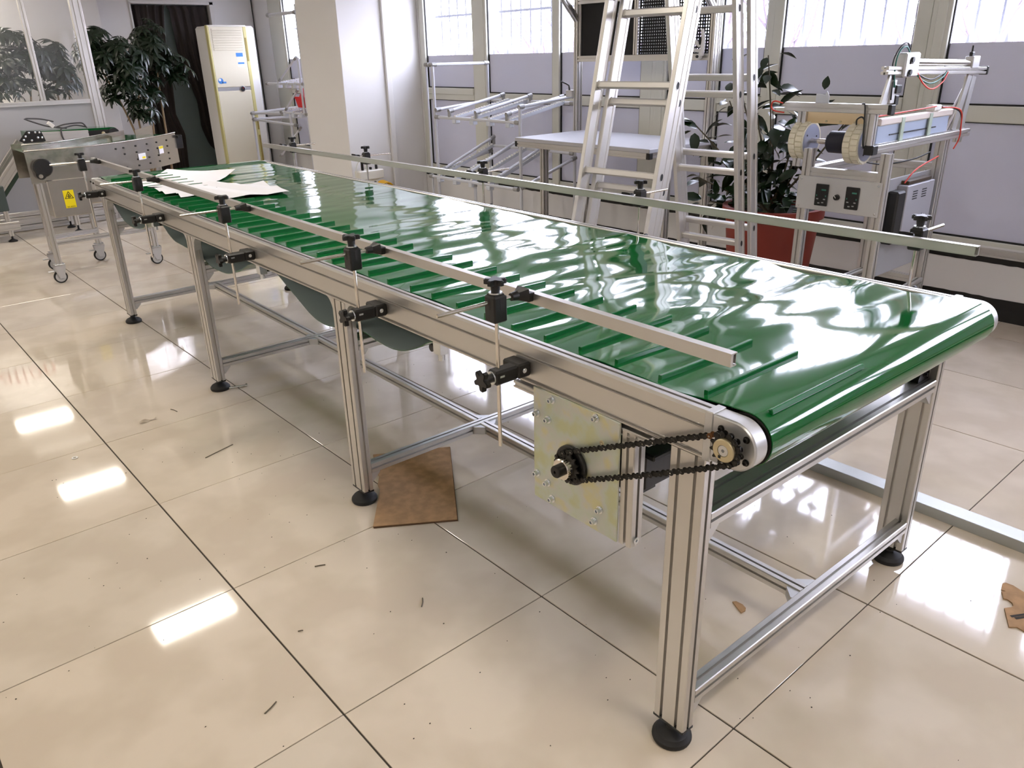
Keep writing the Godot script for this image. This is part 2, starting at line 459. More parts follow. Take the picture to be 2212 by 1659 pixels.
	var pr := MB.new(); pr.bbox(Vector3(1.5, 0, BZ), Vector3(2.80, CEIL, -11.0), 0.005)
	structure(obj("wall_pier", pr, mats["wall"]))
	structure(obj("baseboard_back", slab(slab(MB.new(), 2.8, 3.30, 0, 0.15, BZ, BZ + 0.008), -5.2, 1.5, 0, 0.15, BZ, BZ + 0.008), mats["black_base"]))
	var df := MB.new()
	df.bbox(Vector3(3.30, 0, BZ - 0.05), Vector3(3.325, 2.59, BZ + 0.02), 0.004); df.bbox(Vector3(4.472, 0, BZ - 0.05), Vector3(4.53, 2.61, BZ + 0.02), 0.004); df.bbox(Vector3(3.30, 2.57, BZ - 0.05), Vector3(4.53, 2.61, BZ + 0.02), 0.004)
	var d1 := node("door_1"); structure(d1)
	obj("door_frame", df, mats["white_paint"], d1)
	obj("door_leaf", slab(MB.new(), 3.3, 4.5, 0, 2.6, BZ - 0.24, BZ - 0.20), mats["door_glass"], d1)
	# the other walls, out of the picture
	structure(obj("wall_left", slab(MB.new(), -5.45, -5.2, 0, CEIL, -11.5, 5.7), mats["wall"]))
	structure(obj("wall_front", slab(MB.new(), -5.4, 5.5, 0, CEIL, 5.6, 5.85), mats["wall"]))
	build_partition()
	# dark two-part door curtain
	var cu := thing("door_curtain", "dark brown two-part curtain hanging in the doorway, parted over a grey-green door", "curtain", Vector3(3.9, 0, BZ - 0.09))
	var left := [[2.56, 3.84], [2.506, 3.822], [2.27, 3.786], [1.90, 3.745], [1.43, 3.745], [1.04, 3.713], [0.738, 3.80], [0.23, 3.77], [0.02, 3.76]]
	var right := [[2.56, 3.86], [2.507, 3.90], [2.18, 3.907], [1.90, 3.915], [1.594, 3.98], [1.2, 4.075], [0.82, 4.07], [0.547, 4.151], [0.365, 4.32], [0.19, 4.356], [0.02, 4.37]]
	for s in 2:
		var rows := []
		for i in 41:
			var y := 2.56 - 2.54 * i / 40.0
			var e := edge_at(left if s == 0 else right, y)
			var x0 := 3.325 if s == 0 else e
			var x1 := e if s == 0 else 4.472
			var row := []
			for j in 37:
				var t := j / 36.0
				var x := lerpf(x0, x1, t)
				row.append(Vector3(x - 3.9, y, 0.022 * sin(t * 26.0 + y * 0.8 + s) + 0.012 * sin(t * 57.0 + y * 2.0)))
			rows.append(row)
		var m := MB.new(); m.grid(rows)
		var back := []
		for row in rows:
			var r2 := []
			for p in row: r2.append(p + Vector3(0, 0, -0.004))
			back.append(r2)
		m.grid(back, true)
		obj("curtain_panel", m, mats["curtain"], cu)

func edge_at(a: Array, y: float) -> float:
	for i in a.size() - 1:
		if y <= a[i][0] and y >= a[i + 1][0]:
			return lerpf(a[i][1], a[i + 1][1], (a[i][0] - y) / maxf(a[i][0] - a[i + 1][0], 1e-5))
	return a[a.size() - 1][1]

func wobbly(y0: float, y1: float, th: float, z0: float, z1: float, sd: int, low := 0) -> MB:      # a painted strip with an uneven edge
	var f := FastNoiseLite.new(); f.seed = sd; f.frequency = 3.0
	var m := MB.new(); var k := 260
	for i in k:
		var a := lerpf(z0, z1, float(i) / k); var b := lerpf(z0, z1, float(i + 1) / k)
		var ta := y1; var tb := y1; var ba := y0; var bb := y0
		if low == 0: ta += 0.006 * f.get_noise_1d(a * 4.0); tb += 0.006 * f.get_noise_1d(b * 4.0)
		else: ba += 0.007 * f.get_noise_1d(a * 4.0); bb += 0.007 * f.get_noise_1d(b * 4.0)
		var x := WX - th
		m.quad(Vector3(x, ba, a), Vector3(x, bb, b), Vector3(x, tb, b), Vector3(x, ta, a), Vector3.LEFT)
		m.quad(Vector3(x, ta, a), Vector3(x, tb, b), Vector3(WX, tb, b), Vector3(WX, ta, a), Vector3.UP)
	return m

func window_bay(k: int, z0: float, z1: float, mid: float) -> void:
	var w := node("window_%d" % k); structure(w)
	var f := MB.new(); var xa := WX + 0.002; var xb := WX + 0.07
	var top := 2.60; var ml := 1.295
	for r in [[0.486, 0.530], [ml, mid], [top, 2.63]]:
		f.bbox(Vector3(xa, r[0], z0), Vector3(xb, r[1], z1), 0.006)
	if mid > 1.41:
		f.bbox(Vector3(xa - 0.012, ml + 0.062, z0), Vector3(xb, mid, z1), 0.006)
	obj("window_frame", f, mats["pvc"], w)
	var g := MB.new(); var xg := WX + 0.022
	for r in [[0.53, ml], [mid, top]]:
		for e in [[z0, z0 + 0.009, r[0], r[1]], [z1 - 0.009, z1, r[0], r[1]], [z0, z1, r[0], r[0] + 0.011], [z0, z1, r[1] - 0.006, r[1]]]:
			g.box(Vector3(xg - 0.006, e[2], e[0]), Vector3(xg + 0.008, e[3], e[1]))
	obj("gasket", g, mats["gasket"], w)
	var p := MB.new(); p.box(Vector3(xg + 0.008, 0.53, z0), Vector3(xg + 0.013, ml, z1)); obj("frosted_pane", p, mats["frosted"], w)
	p = MB.new(); p.box(Vector3(xg + 0.008, mid, z0), Vector3(xg + 0.013, 1.785, z1)); obj("frosted_pane", p, mats["frosted"], w)
	p = MB.new(); p.quad(Vector3(xg + 0.0095, 1.785, z0), Vector3(xg + 0.0095, 1.785, z1), Vector3(xg + 0.0095, top, z1), Vector3(xg + 0.0095, top, z0), Vector3.LEFT); obj("clear_pane", p, mats["pane"], w)
	# white guard bars outside the glass
	var xo := WX + 0.16
	var z := ceilf((z0 + 0.02 + 0.0) / 0.156) * 0.156 + 0.032
	while z < z1 - 0.01:
		var m := MB.new(); m.bbox(Vector3(xo - 0.009, 0.6, z - 0.009), Vector3(xo + 0.009, 2.7, z + 0.009), 0.003)
		obj("guard_bar", m, mats["guard"], w)
		z += 0.156
	for y in [0.9, 2.205]:
		var m := MB.new(); m.bbox(Vector3(xo - 0.02, y - 0.012, z0 - 0.12), Vector3(xo - 0.009, y + 0.012, z1 + 0.12), 0.003)
		obj("guard_rail", m, mats["guard"], w)

func build_partition() -> void:
	var p := node("wall_partition"); structure(p)
	var z := -9.0
	var a: Material = mats["alu"]
	for x in [-3.6, -1.9, -0.25]:
		bar("upright", Vector3(x, 0.2, z), Vector3(x, CEIL, z), Vector3.RIGHT, 0.05, 0.06, p, a)
	bar("upright", Vector3(1.45, 1.40, z), Vector3(1.45, CEIL, z), Vector3.RIGHT, 0.045, 0.055, p, a)
	bar("corner_post", Vector3(2.0, 0.0, z), Vector3(2.0, CEIL, z), Vector3.RIGHT, 0.06, 0.12, p, a)
	bar("rail", Vector3(-5.2, 1.382, z), Vector3(1.945, 1.382, z), Vector3.UP, 0.05, 0.05, p, a)
	bar("rail", Vector3(-5.2, 0.19, z), Vector3(1.945, 0.19, z), Vector3.UP, 0.06, 0.05, p, a)
	bar("rail", Vector3(-5.2, 0.115, z), Vector3(1.945, 0.115, z), Vector3.UP, 0.10, 0.09, p, a)
	bar("rail", Vector3(-5.2, 0.035, z), Vector3(1.945, 0.035, z), Vector3.UP, 0.12, 0.06, p, a)
	var xs := [-5.2, -3.6, -1.9, -0.25, 1.945]
	for i in 4:
		obj("lower_panel", slab(MB.new(), xs[i], xs[i + 1], 0.21, 1.36, z - 0.01, z + 0.01), mats["grey_panel"], p)
	xs = [-5.2, -3.6, -1.9, -0.25, 1.43, 1.95]
	for i in 5:
		var m := MB.new(); m.quad(Vector3(xs[i], 1.405, z), Vector3(xs[i + 1], 1.405, z), Vector3(xs[i + 1], CEIL, z), Vector3(xs[i], CEIL, z), Vector3.BACK)
		obj("glass_pane", m, mats["pane"], p)
	# red lettering on the glass; the photo shows its end mirrored in the floor
	var t := TextMesh.new(); t.text = "cation"; t.font_size = 64; t.pixel_size = 0.0043; t.depth = 0.004
	var sf := SystemFont.new(); sf.font_names = PackedStringArray(["Droid Sans"]); t.font = sf
	t.horizontal_alignment = HORIZONTAL_ALIGNMENT_RIGHT
	var o := MeshInstance3D.new(); o.mesh = t; o.name = "lettering"; o.material_override = mat("letter_red", Color(0.80, 0.25, 0.25), 0.5)
	o.position = Vector3(0.88, 1.735, z + 0.006); p.add_child(o, true)

func build_outdoors() -> void:
	structure(obj("ground", slab(MB.new(), 5.45, 60, -0.4, -0.3, -60, 40), mats["outdoor_ground"]))
	# a spear-topped iron fence along the yard
	var fe := thing("iron_fence", "dark iron fence with spear finials in the yard outside the windows", "fence", Vector3(8.0, -0.3, -8))
	var tip := MB.new()
	tip.lathe([Vector2(0.012, -0.30), Vector2(0.012, 0), Vector2(0.035, 0.02), Vector2(0.014, 0.05), Vector2(0.045, 0.10), Vector2(0.02, 0.17), Vector2(0, 0.24)], Vector3.ZERO, Vector3.UP, 8)
	for s in [-1.0, 1.0]:
		var cur := []
		for i in 10:
			var a := PI * i / 9.0
			cur.append(Vector3(0, 0.06 + 0.05 * sin(a), s * (0.015 + 0.045 * (1.0 - cos(a)))))
		tip.tube(cur, 0.010, 5)
	var tipm := tip.mesh()
	var bars := MB.new(); bars.bbox(Vector3(-0.012, 0.2, 0), Vector3(0.012, 1.9, 0.024), 0.003)
	var barm := bars.mesh()
	for i in 62:
		var z := -12.0 + i * 0.34
		var q := obj("fence_bar", barm, mats["iron"], fe); q.position = Vector3(0, 0, z)
		var h := obj("spear_finial", tipm, mats["iron"], fe); h.position = Vector3(0, 1.93, z + 0.012)
	for y in [0.4, 1.86]:
		obj("fence_rail", slab(MB.new(), -0.02, 0.02, y, y + 0.04, -12.2, 9.4), mats["iron"], fe)
	# long low building behind the trees
	var fb := thing("far_building", "long pale brick building with a grey roof edge far behind the bare trees", "building", Vector3(26, -0.3, -8))
	obj("wall", slab(MB.new(), 0, 4, 0, 2.35, -30, 34), mats["far_wall"], fb)
	obj("roof_edge", slab(MB.new(), -0.3, 4.3, 2.35, 2.62, -30.2, 34.2), mat("roof_edge", Color(0.62, 0.62, 0.68), 0.8), fb)
	# bare trees
	rng.seed = 11
	var spots := [[12.0, -15.5, 5.5], [13.5, -12.6, 6.5], [11.2, -11.0, 5.0], [14.0, -8.5, 6.0], [12.5, -6.4, 5.5], [15.5, -5.0, 6.5], [12.0, -2.9, 6.0], [16.0, -1.5, 5.0], [13.0, 0.4, 5.5], [16.0, -18.0, 7.0], [17.0, -10.5, 6.0], [19.0, -14.0, 7.0]]
	var looks := ["tall bare tree farthest along the yard, left of the pillar", "bare forked tree seen through the first window past the pillar", "bare tree close behind the fence at the second window", "bare tree between the second window and the black board", "bare thin tree behind the black board", "distant bare tree behind the ladder", "dark bare tree with a thick forked trunk, right of the ladder", "distant bare tree left of the wide mullion", "bare tree outside the rightmost window", "tall distant tree behind the far fence corner", "distant bare tree behind the second window", "distant tall bare tree beyond the first window"]
	for i in spots.size():
		var s: Array = spots[i]
		var t := thing("bare_tree", looks[i], "tree", Vector3(s[0], -0.3, s[1]), 0.0, "bare trees in the yard")
		var m := MB.new(); var tw := MB.new()
		limb(m, tw, Vector3.ZERO, Vector3(rng.randf_range(-0.1, 0.1), 1, rng.randf_range(-0.1, 0.1)).normalized(), s[2] * 0.26, 0.11 if i == 6 else 0.085, 0)
		obj("trunk", m, mats["bark"], t)
		obj("twigs", tw, mats["twig"], t).set_meta("kind", "stuff")
	# brush along the fence
	for k in 2:
		var bm := MB.new()
		for i in 900:
			var z := rng.randf_range(-22.0, 4.0) ; var x := rng.randf_range(9.0, 11.0) + k * 4.0
			var p := Vector3(x, -0.3, z); var d := Vector3(rng.randf_range(-0.3, 0.3), 1, rng.randf_range(-0.35, 0.35)).normalized()
			var L := rng.randf_range(1.6, 2.5) + 0.3 * k
			var q := p + d * L * 0.5; var r := q + (d + Vector3(rng.randf_range(-0.4, 0.4), 0, rng.randf_range(-0.4, 0.4))).normalized() * L * 0.5
			bm.tube([p, q, r], 0.011, 3, 0.003)
			for j in 3:
				var e := p.lerp(r, rng.randf_range(0.35, 0.85))
				bm.tube([e, e + Vector3(rng.randf_range(-0.3, 0.3), rng.randf_range(0.2, 0.5), rng.randf_range(-0.3, 0.3))], 0.006, 3, 0.002)
		var o := obj("brushwood", bm, mats["twig"]); o.set_meta("kind", "stuff")
		tag(o, ["leafless brown brushwood just behind the iron fence", "leafless brushwood in front of the far building"][k], "shrubs")
	var rd := thing("red_banner", "red cloth banner hanging among the trees outside the rightmost window", "banner", Vector3(13.2, 1.35, 2.2))
	var rows := []
	for i in 7:
		var row := []
		for j in 9: row.append(Vector3(0.03 * sin(j * 1.3 + i), 0.7 - 0.1 * i, -0.28 + 0.07 * j))
		rows.append(row)
	var rm := MB.new(); rm.grid(rows); obj("cloth", rm, mats["red"], rd)
	var pm := MB.new(); pm.cyl(Vector3(0, -1.65, -0.29), Vector3(0, 0.75, -0.29), 0.02, 0.02, 8); obj("pole", pm, mats["iron"], rd)

func limb(m: MB, tw: MB, p: Vector3, d: Vector3, L: float, r: float, depth: int) -> void:
	var path := [p]; var q := p; var e := d
	for i in 4:
		e = (e + Vector3(rng.randf_range(-0.14, 0.14), 0.05, rng.randf_range(-0.14, 0.14))).normalized()
		q += e * L / 4.0; path.append(q)
	(m if depth < 3 else tw).tube(path, r, 6 if depth < 2 else (4 if depth < 3 else 3), r * 0.62)
	if depth >= 5: return
	var kids := 3 if depth < 3 else 2
	for i in kids:
		var b: Vector3 = path[4] if i < 2 else path[2 + (i % 2)]
		var f := (e + Vector3(rng.randf_range(-0.9, 0.9), rng.randf_range(-0.1, 0.5), rng.randf_range(-0.9, 0.9)) * 0.8).normalized()
		limb(m, tw, b, f, L * rng.randf_range(0.62, 0.85), r * 0.58, depth + 1)

# ---------- the belt conveyor; its own axes: x across, y up, u = -z along it away from the camera
func L(x: float, y: float, u: float) -> Vector3: return Vector3(x, y, -u)

var belt_noise := FastNoiseLite.new()
var belt_noise2 := FastNoiseLite.new()

func belt_top(x: float, u: float) -> float:
	var k := clampf((u - 0.05) / 0.25, 0.0, 1.0) * clampf((5.3 - u) / 0.2, 0.0, 1.0)
	var near := clampf(1.15 - u / 3.6, 0.25, 1.0)
	var h := 0.0075 * near * belt_noise.get_noise_2d(u * 1.0, x * 0.62) + 0.0028 * near * belt_noise2.get_noise_2d(u * 1.25, x * 0.5)
	h += 0.0004 * sin((u - 0.068) * TAU / 0.1415)
	return h * k

func belt_path() -> Array:      # [u, y, outward u, outward y, wave share], once round
	var p := []
	var r := 0.066; var c := Vector2(-0.067, 0.974)
	for i in 15:
		var a := -PI / 2 - PI * i / 14.0
		p.append([c.x + r * cos(a), c.y + r * sin(a), 0.0])
	var u := -0.04
	while u < 5.31:
		var s := 1.0 - smoothstep(-0.06, 0.16, u); var s2 := smoothstep(5.15, 5.34, u)
		p.append([u, 1.029 + 0.011 * maxf(s, s2), 1.0])
		u += 0.018
	c = Vector2(5.345, 0.974)
	for i in 15:
		var a := PI / 2 - PI * i / 14.0
		p.append([c.x + r * cos(a), c.y + r * sin(a), 0.0])
	var cv := Curve2D.new()
	for q in [[5.28, 0.905], [5.2, 0.895], [5.14, 0.877], [5.05, 0.83], [4.95, 0.786], [4.85, 0.768], [4.74, 0.760], [4.58, 0.773], [4.47, 0.80], [4.35, 0.85], [4.25, 0.88], [4.12, 0.885], [4.06, 0.872], [3.97, 0.83], [3.87, 0.803], [3.7, 0.797], [3.55, 0.798], [3.42, 0.778], [3.32, 0.755], [3.25, 0.750], [3.14, 0.751], [3.05, 0.762], [2.95, 0.79], [2.86, 0.82], [2.77, 0.859], [2.68, 0.880], [2.58, 0.888], [2.45, 0.882], [2.35, 0.842], [2.235, 0.796], [2.12, 0.752], [2.03, 0.739], [1.95, 0.744], [1.85, 0.765], [1.75, 0.792], [1.65, 0.788], [1.54, 0.777], [1.45, 0.777], [1.37, 0.793], [1.28, 0.829], [1.19, 0.875], [1.12, 0.886], [0.9, 0.897], [0.5, 0.905], [0.1, 0.907]]:
		p.append([q[0], q[1], 0.0])
	# round the sagging corners off
	var out := []
	var k := p.size()
	for i in k:
		var a: Array = p[(i + k - 1) % k]; var b: Array = p[i]; var d: Array = p[(i + 1) % k]; var e: Array = p[(i + 2) % k]
		out.append(b)
		var gap := Vector2(b[0] - d[0], b[1] - d[1]).length()
		if gap > 0.03:
			var m := maxi(int(gap / 0.025), 1)
			for j in range(1, m):
				var t := float(j) / m
				var y: float = cubic_interpolate(b[1], d[1], a[1], e[1], t) if gap < 0.16 else lerpf(b[1], d[1], t)
				out.append([lerpf(b[0], d[0], t), y, 0.0])
	return out

func belt_pos(x: float, u: float) -> float:     # height of the top run
	var s := 1.0 - smoothstep(-0.06, 0.16, u); var s2 := smoothstep(5.15, 5.34, u)
	return 1.029 + 0.011 * maxf(s, s2) + belt_top(x, u)

func build_conveyor() -> void:
	belt_noise.seed = 5; belt_noise.frequency = 2.1; belt_noise.fractal_octaves = 1
	belt_noise2.seed = 17; belt_noise2.frequency = 5.2; belt_noise2.fractal_octaves = 1
	var cv := thing("belt_conveyor", "long aluminium framed conveyor with a glossy green cleated belt and chain drive", "conveyor", Vector3(0.6246, 0, 0.7487), -0.0203)
	var alu: Material = mats["alu"]
	# legs
	var legs := [0.0, 1.704, 3.38, 5.10]
	var foot := MB.new()
	foot.lathe([Vector2(0.0, 0.0), Vector2(0.053, 0.0), Vector2(0.056, 0.008), Vector2(0.055, 0.016), Vector2(0.046, 0.027), Vector2(0.018, 0.042), Vector2(0.016, 0.05)], Vector3.ZERO, Vector3.UP, 28)
	var footm := foot.mesh()
	var stud := MB.new(); stud.cyl(Vector3(0, 0.045, 0), Vector3(0, 0.062, 0), 0.009, 0.009, 12); var studm := stud.mesh()
	for u in legs:
		for s in 2:
			var xc := 0.0222 if s == 0 else 1.2858
			var lg := bar("leg", L(xc, 0.066, u + 0.051), L(xc, 0.913, u + 0.051), Vector3.RIGHT, 0.102, 0.0445, cv)
			var ep := MB.new(); ep.bbox(L(xc - 0.0235, 0.058, u + 0.1035), L(xc + 0.0235, 0.067, u - 0.0015), 0.002)
			obj("end_plate", ep, mats["black"], lg)
			var f := obj("foot", footm, mats["rubber"], lg); f.position = L(xc, 0, u + 0.051)
			var sd := obj("stud", studm, mats["zinc"], lg); sd.position = L(xc, 0, u + 0.051)
			if u > 1.0:                                    # curved gussets under the rail
				for e in [-1.0, 1.0]:
					var g := MB.new(); var pg := PackedVector2Array([Vector2(0, 0)])
					for i in 9:
						var a := PI / 2 * i / 8.0
						pg.append(Vector2(0.055 * (1.0 - sin(a)), -0.075 * (1.0 - cos(a))))
					g.extrude(pg, L(xc - 0.019, 0.913, u + (0.102 if e > 0 else 0.0)), Vector3(0, 0, -e), Vector3.UP, Vector3(0.038, 0, 0))
					obj("gusset", g, mats["alu_cast"], lg)
		# cross beams between the legs
		var lo := bar("lower_cross_beam", L(0.0445, 0.1675, u + 0.0225), L(1.2635, 0.1675, u + 0.0225), Vector3.UP, 0.045, 0.045, cv)
		bar("upper_cross_beam", L(0.0445, 0.7275, u + 0.046), L(1.2635, 0.7275, u + 0.046), Vector3.UP, 0.092, 0.045, cv)
		for s in 2:
			for y in [0.145, 0.705]:
				var x0 := 0.0445 if s == 0 else 1.2635
				var sg := 1.0 if s == 0 else -1.0
				var g := MB.new()
				g.extrude(PackedVector2Array([Vector2(0, 0), Vector2(sg * 0.042, 0), Vector2(sg * 0.042, -0.008), Vector2(sg * 0.008, -0.042), Vector2(0, -0.042)]), L(x0, y, u + 0.040), Vector3.RIGHT, Vector3.UP, Vector3(0, 0, 0.034))
				hexbolt(g, L(x0 + sg * 0.004, y - 0.022, u + 0.0225), Vector3(sg, 0, 0), 0.006, 0.012)
				obj("corner_bracket", g, mats["alu_cast"], lo)
	# black angle connector above the front beam at the right leg
	var ac := MB.new()
	ac.extrude(PackedVector2Array([Vector2(0, 0), Vector2(-0.075, 0), Vector2(-0.075, 0.016), Vector2(-0.03, 0.085), Vector2(0, 0.085)]), L(1.2635, 0.7505, 0.064), Vector3.RIGHT, Vector3.UP, Vector3(0, 0, 0.036))
	hexbolt(ac, L(1.232, 0.80, 0.026), Vector3(0, 0, 1), 0.008, 0.01); hexbolt(ac, L(1.225, 0.775, 0.026), Vector3(0, 0, 1), 0.006, 0.01)
	obj("angle_connector", ac, mats["black"], cv)
	# long beam under the middle
	var lb := bar("long_beam", L(0.655, 0.1675, 0.045), L(0.655, 0.1675, 1.704), Vector3.UP, 0.045, 0.045, cv)
	bar("long_beam", L(0.655, 0.1675, 1.749), L(0.655, 0.1675, 3.38), Vector3.UP, 0.045, 0.045, cv)
	bar("long_beam", L(0.655, 0.1675, 3.425), L(0.655, 0.1675, 5.10), Vector3.UP, 0.045, 0.045, cv)
	for q in [[0.045, 1, -1], [1.704, -1, -1], [1.704, -1, 1], [1.749, 1, 1], [3.38, -1, -1], [3.425, 1, -1], [5.10, -1, -1], [0.045, 1, 1]]:
		var g := MB.new(); var x0: float = 0.655 + 0.0225 * q[2]
		g.extrude(PackedVector2Array([Vector2(0, 0), Vector2(0.044 * q[2], 0), Vector2(0.044 * q[2], 0.007), Vector2(0.007 * q[2], 0.044), Vector2(0, 0.044)]), L(x0, 0.15, q[0]), Vector3.RIGHT, Vector3(0, 0, -q[1]), Vector3(0, 0.036, 0))
		hexbolt(g, L(x0 + q[2] * 0.006, 0.168, q[0] + q[1] * 0.024), Vector3(q[2], 0, 0), 0.006, 0.012)
		obj("corner_bracket", g, mats["alu_cast"], lb)
	# side rails with their end pieces
	for s in 2:
		var x0 := 0.0; var sg := 1.0
		if s == 1: x0 = 1.308; sg = -1.0
		var pf := PackedVector2Array()
		for q in [[0.002, 0.913], [0.043, 0.913], [0.045, 0.915], [0.045, 1.030], [0.042, 1.033], [0.029, 1.033], [0.029, 1.022], [0.020, 1.022], [0.020, 1.033], [0.006, 1.033], [0.0, 1.027], [0.0, 1.000], [0.002, 0.9995], [0.002, 0.9985], [0.012, 0.9985], [0.012, 0.991], [0.002, 0.991], [0.002, 0.990], [0.0, 0.9895], [0.0, 0.931], [0.002, 0.930], [0.002, 0.929], [0.012, 0.929], [0.012, 0.9205], [0.002, 0.9205], [0.002, 0.9195], [0.0, 0.9190], [0.0, 0.915]]:
			pf.append(Vector2(q[0] * sg, q[1]))
		var m := MB.new(); m.extrude(pf, L(x0, 0, 5.30), Vector3.RIGHT, Vector3.UP, Vector3(0, 0, 5.30 - 0.008))
		obj("side_rail", m, alu, cv)
		for e in 2:
			var uc := -0.067 if e == 0 else 5.358
			var us := -0.012 if e == 0 else 5.305
			var eg := -1.0 if e == 0 else 1.0
			var sa := MB.new()
			var ua := -0.0115 if e == 0 else 5.29; var ub := 0.0115 if e == 0 else 5.304
			sa.bbox(Vector3(minf(x0 - sg * 0.002, x0 + sg * 0.048), 0.911, -ub), Vector3(maxf(x0 - sg * 0.002, x0 + sg * 0.048), 1.0365, -ua), 0.002)
			obj("rail_joint", sa, mats["alu_cast"], cv)
			var pc := PackedVector2Array([Vector2(us, 0.914), Vector2(us, 1.034)])
			for i in 25:
				var a := PI / 2 - PI * i / 24.0
				pc.append(Vector2(uc + eg * 0.060 * cos(a), 0.974 + 0.060 * sin(a)))
			# a rounded rim: three slices of slightly different size
			var cap := MB.new()
			var big := []; var k := pc.size()
			for off in [[0.0, -0.0045], [0.0045, 0.0], [0.0425, 0.0], [0.045, -0.0025]]:
				var row := []
				for i in k:
					var ctr := Vector2(clampf(pc[i].x, minf(us, uc), maxf(us, uc)), 0.974)
					var dd: Vector2 = (pc[i] - ctr).normalized() * off[1]
					if i < 2: dd = Vector2(0, signf(pc[i].y - 0.974) * off[1])
					row.append(L(x0 + sg * off[0], pc[i].y + dd.y, pc[i].x + dd.x))
				big.append(row)
			for r in 3:
				for i in k:
					var j := (i + 1) % k
					var n0 := nrm_cap(pc, i, us, uc); var n1 := nrm_cap(pc, j, us, uc)
					var tilt := Vector3(-sg * 0.8, 0, 0) if r == 0 else (Vector3(sg * 0.8, 0, 0) if r == 2 else Vector3.ZERO)
					if i == k - 1: n0 = Vector3(0, 0, eg); n1 = n0
					elif i == 0: n0 = Vector3(0, 0, eg); n1 = n0
					var na := (n0 + tilt).normalized(); var nb := (n1 + tilt).normalized()
					if r == 0: cap.quadn(big[0][i], big[0][j], big[1][j], big[1][i], na, nb, n1, n0)
					elif r == 1: cap.quadn(big[1][i], big[1][j], big[2][j], big[2][i], n0, n1, n1, n0)
					else: cap.quadn(big[2][i], big[2][j], big[3][j], big[3][i], n0, n1, nb, na)
			for r in [0, 3]:
				var cc := L(x0 + (0.0 if r == 0 else sg * 0.045), 0.974, uc)
				var nn := Vector3(-sg if r == 0 else sg, 0, 0)
				for i in k: cap.tri(cc, big[r][i], big[r][(i + 1) % k], nn, nn, nn)
			var co := obj("roller_housing", cap, mats["alu_cast"], cv)
			for q in [[0.0325, 0.0324], [-0.034, 0.0286], [-0.0375, -0.026], [0.03, -0.035]]:
				var bm := MB.new(); hexbolt(bm, L(x0 - sg * 0.0005, 0.974 + q[1], uc + q[0]), Vector3(-sg, 0, 0), 0.0055, 0.007)
				obj("socket_screw", bm, mats["steel_dark"], co)
	# belt: green outside, grey-green lining inside
	var path := belt_path()
	var xs := []
	for i in 45: xs.append(lerpf(0.054, 1.257, i / 44.0))
	var outer := []; var inner := []
	var k := path.size()
	for i in k:
		var a: Array = path[(i + k - 1) % k]; var b: Array = path[(i + 1) % k]; var p: Array = path[i]
		var t := Vector2(b[0] - a[0], b[1] - a[1]).normalized()
		var nn := Vector2(-t.y, t.x)         # outward for this direction of travel
		var ro := []; var ri := []
		for x in xs:
			var y: float = p[1] + (belt_top(x, p[0]) if p[2] > 0.5 else 0.0)
			ro.append(L(x, y, p[0])); ri.append(L(x, y - nn.y * 0.0028, p[0] - nn.x * 0.0028))
		outer.append(ro); inner.append(ri)
	var bm := MB.new(); bm.grid(outer, true, true)
	for i in k:
		var j := (i + 1) % k
		for e in [0, 44]: bm.quad(outer[i][e], outer[j][e], inner[j][e], inner[i][e], Vector3.LEFT if e == 0 else Vector3.RIGHT)
	var belt := obj("belt", bm, mats["belt"], cv)
	var lm := MB.new(); lm.grid(inner, false, true); obj("belt_lining", lm, mats["lining"], belt)
	# cleats welded across its left part
	for i in range(-1, 37):
		var u := 0.068 + 0.1415 * i
		var c := MB.new()
		if i < 0:
			var a := PI * 0.635; var rr := 0.066
			var uu := -0.067 + rr * cos(a) ; var yy := 0.974 + rr * sin(a)
			var t := Transform3D(Basis(Vector3.RIGHT, PI / 2 - a), L(0.293, yy, uu) + Vector3(0, sin(a), -cos(a)) * 0.005)
			c.bobox(t, Vector3(0.203, 0.0065, 0.0055), 0.0018)
		else:
			var rows := []
			var xo := 0.004 * sin(i * 2.3)
			for j in 15:
				var x := lerpf(0.076 + xo, 0.463 + xo, j / 14.0); var y := belt_pos(x, u) - 0.001
				var row := []
				for q in [[-0.0055, 0.0], [-0.0055, 0.0105], [-0.0038, 0.0125], [0.0038, 0.0125], [0.0055, 0.0105], [0.0055, 0.0]]:
					row.append(L(x, y + q[1], u + q[0]))
				rows.append(row)
			for j in 14:
				for q in 5: c.quad(rows[j][q], rows[j][q + 1], rows[j + 1][q + 1], rows[j + 1][q])
			for e in [0, 14]:
				for q in [[0, 1, 4, 5], [1, 2, 3, 4]]: c.quad(rows[e][q[0]], rows[e][q[1]], rows[e][q[2]], rows[e][q[3]], Vector3.LEFT if e == 0 else Vector3.RIGHT)
		obj("cleat", c, mats["cleat"], belt)
	for u in [0.09]:
		var c := MB.new(); c.bbox(L(0.08, 0.893, u + 0.006), L(0.465, 0.905, u - 0.006), 0.002); obj("cleat", c, mats["cleat"], belt)
	# bed under the belt, drums, return rollers
	var bed := MB.new(); bed.bbox(L(0.046, 0.998, 5.25), L(1.262, 1.006, 0.02), 0.002); obj("slider_bed", bed, mats["zinc"], cv)
	for uc in [-0.067, 5.345]:
		var d := MB.new(); d.cyl(L(0.05, 0.974, uc), L(1.26, 0.974, uc), 0.0625, 0.0625, 32); obj("drum", d, mats["steel_dark"], cv)
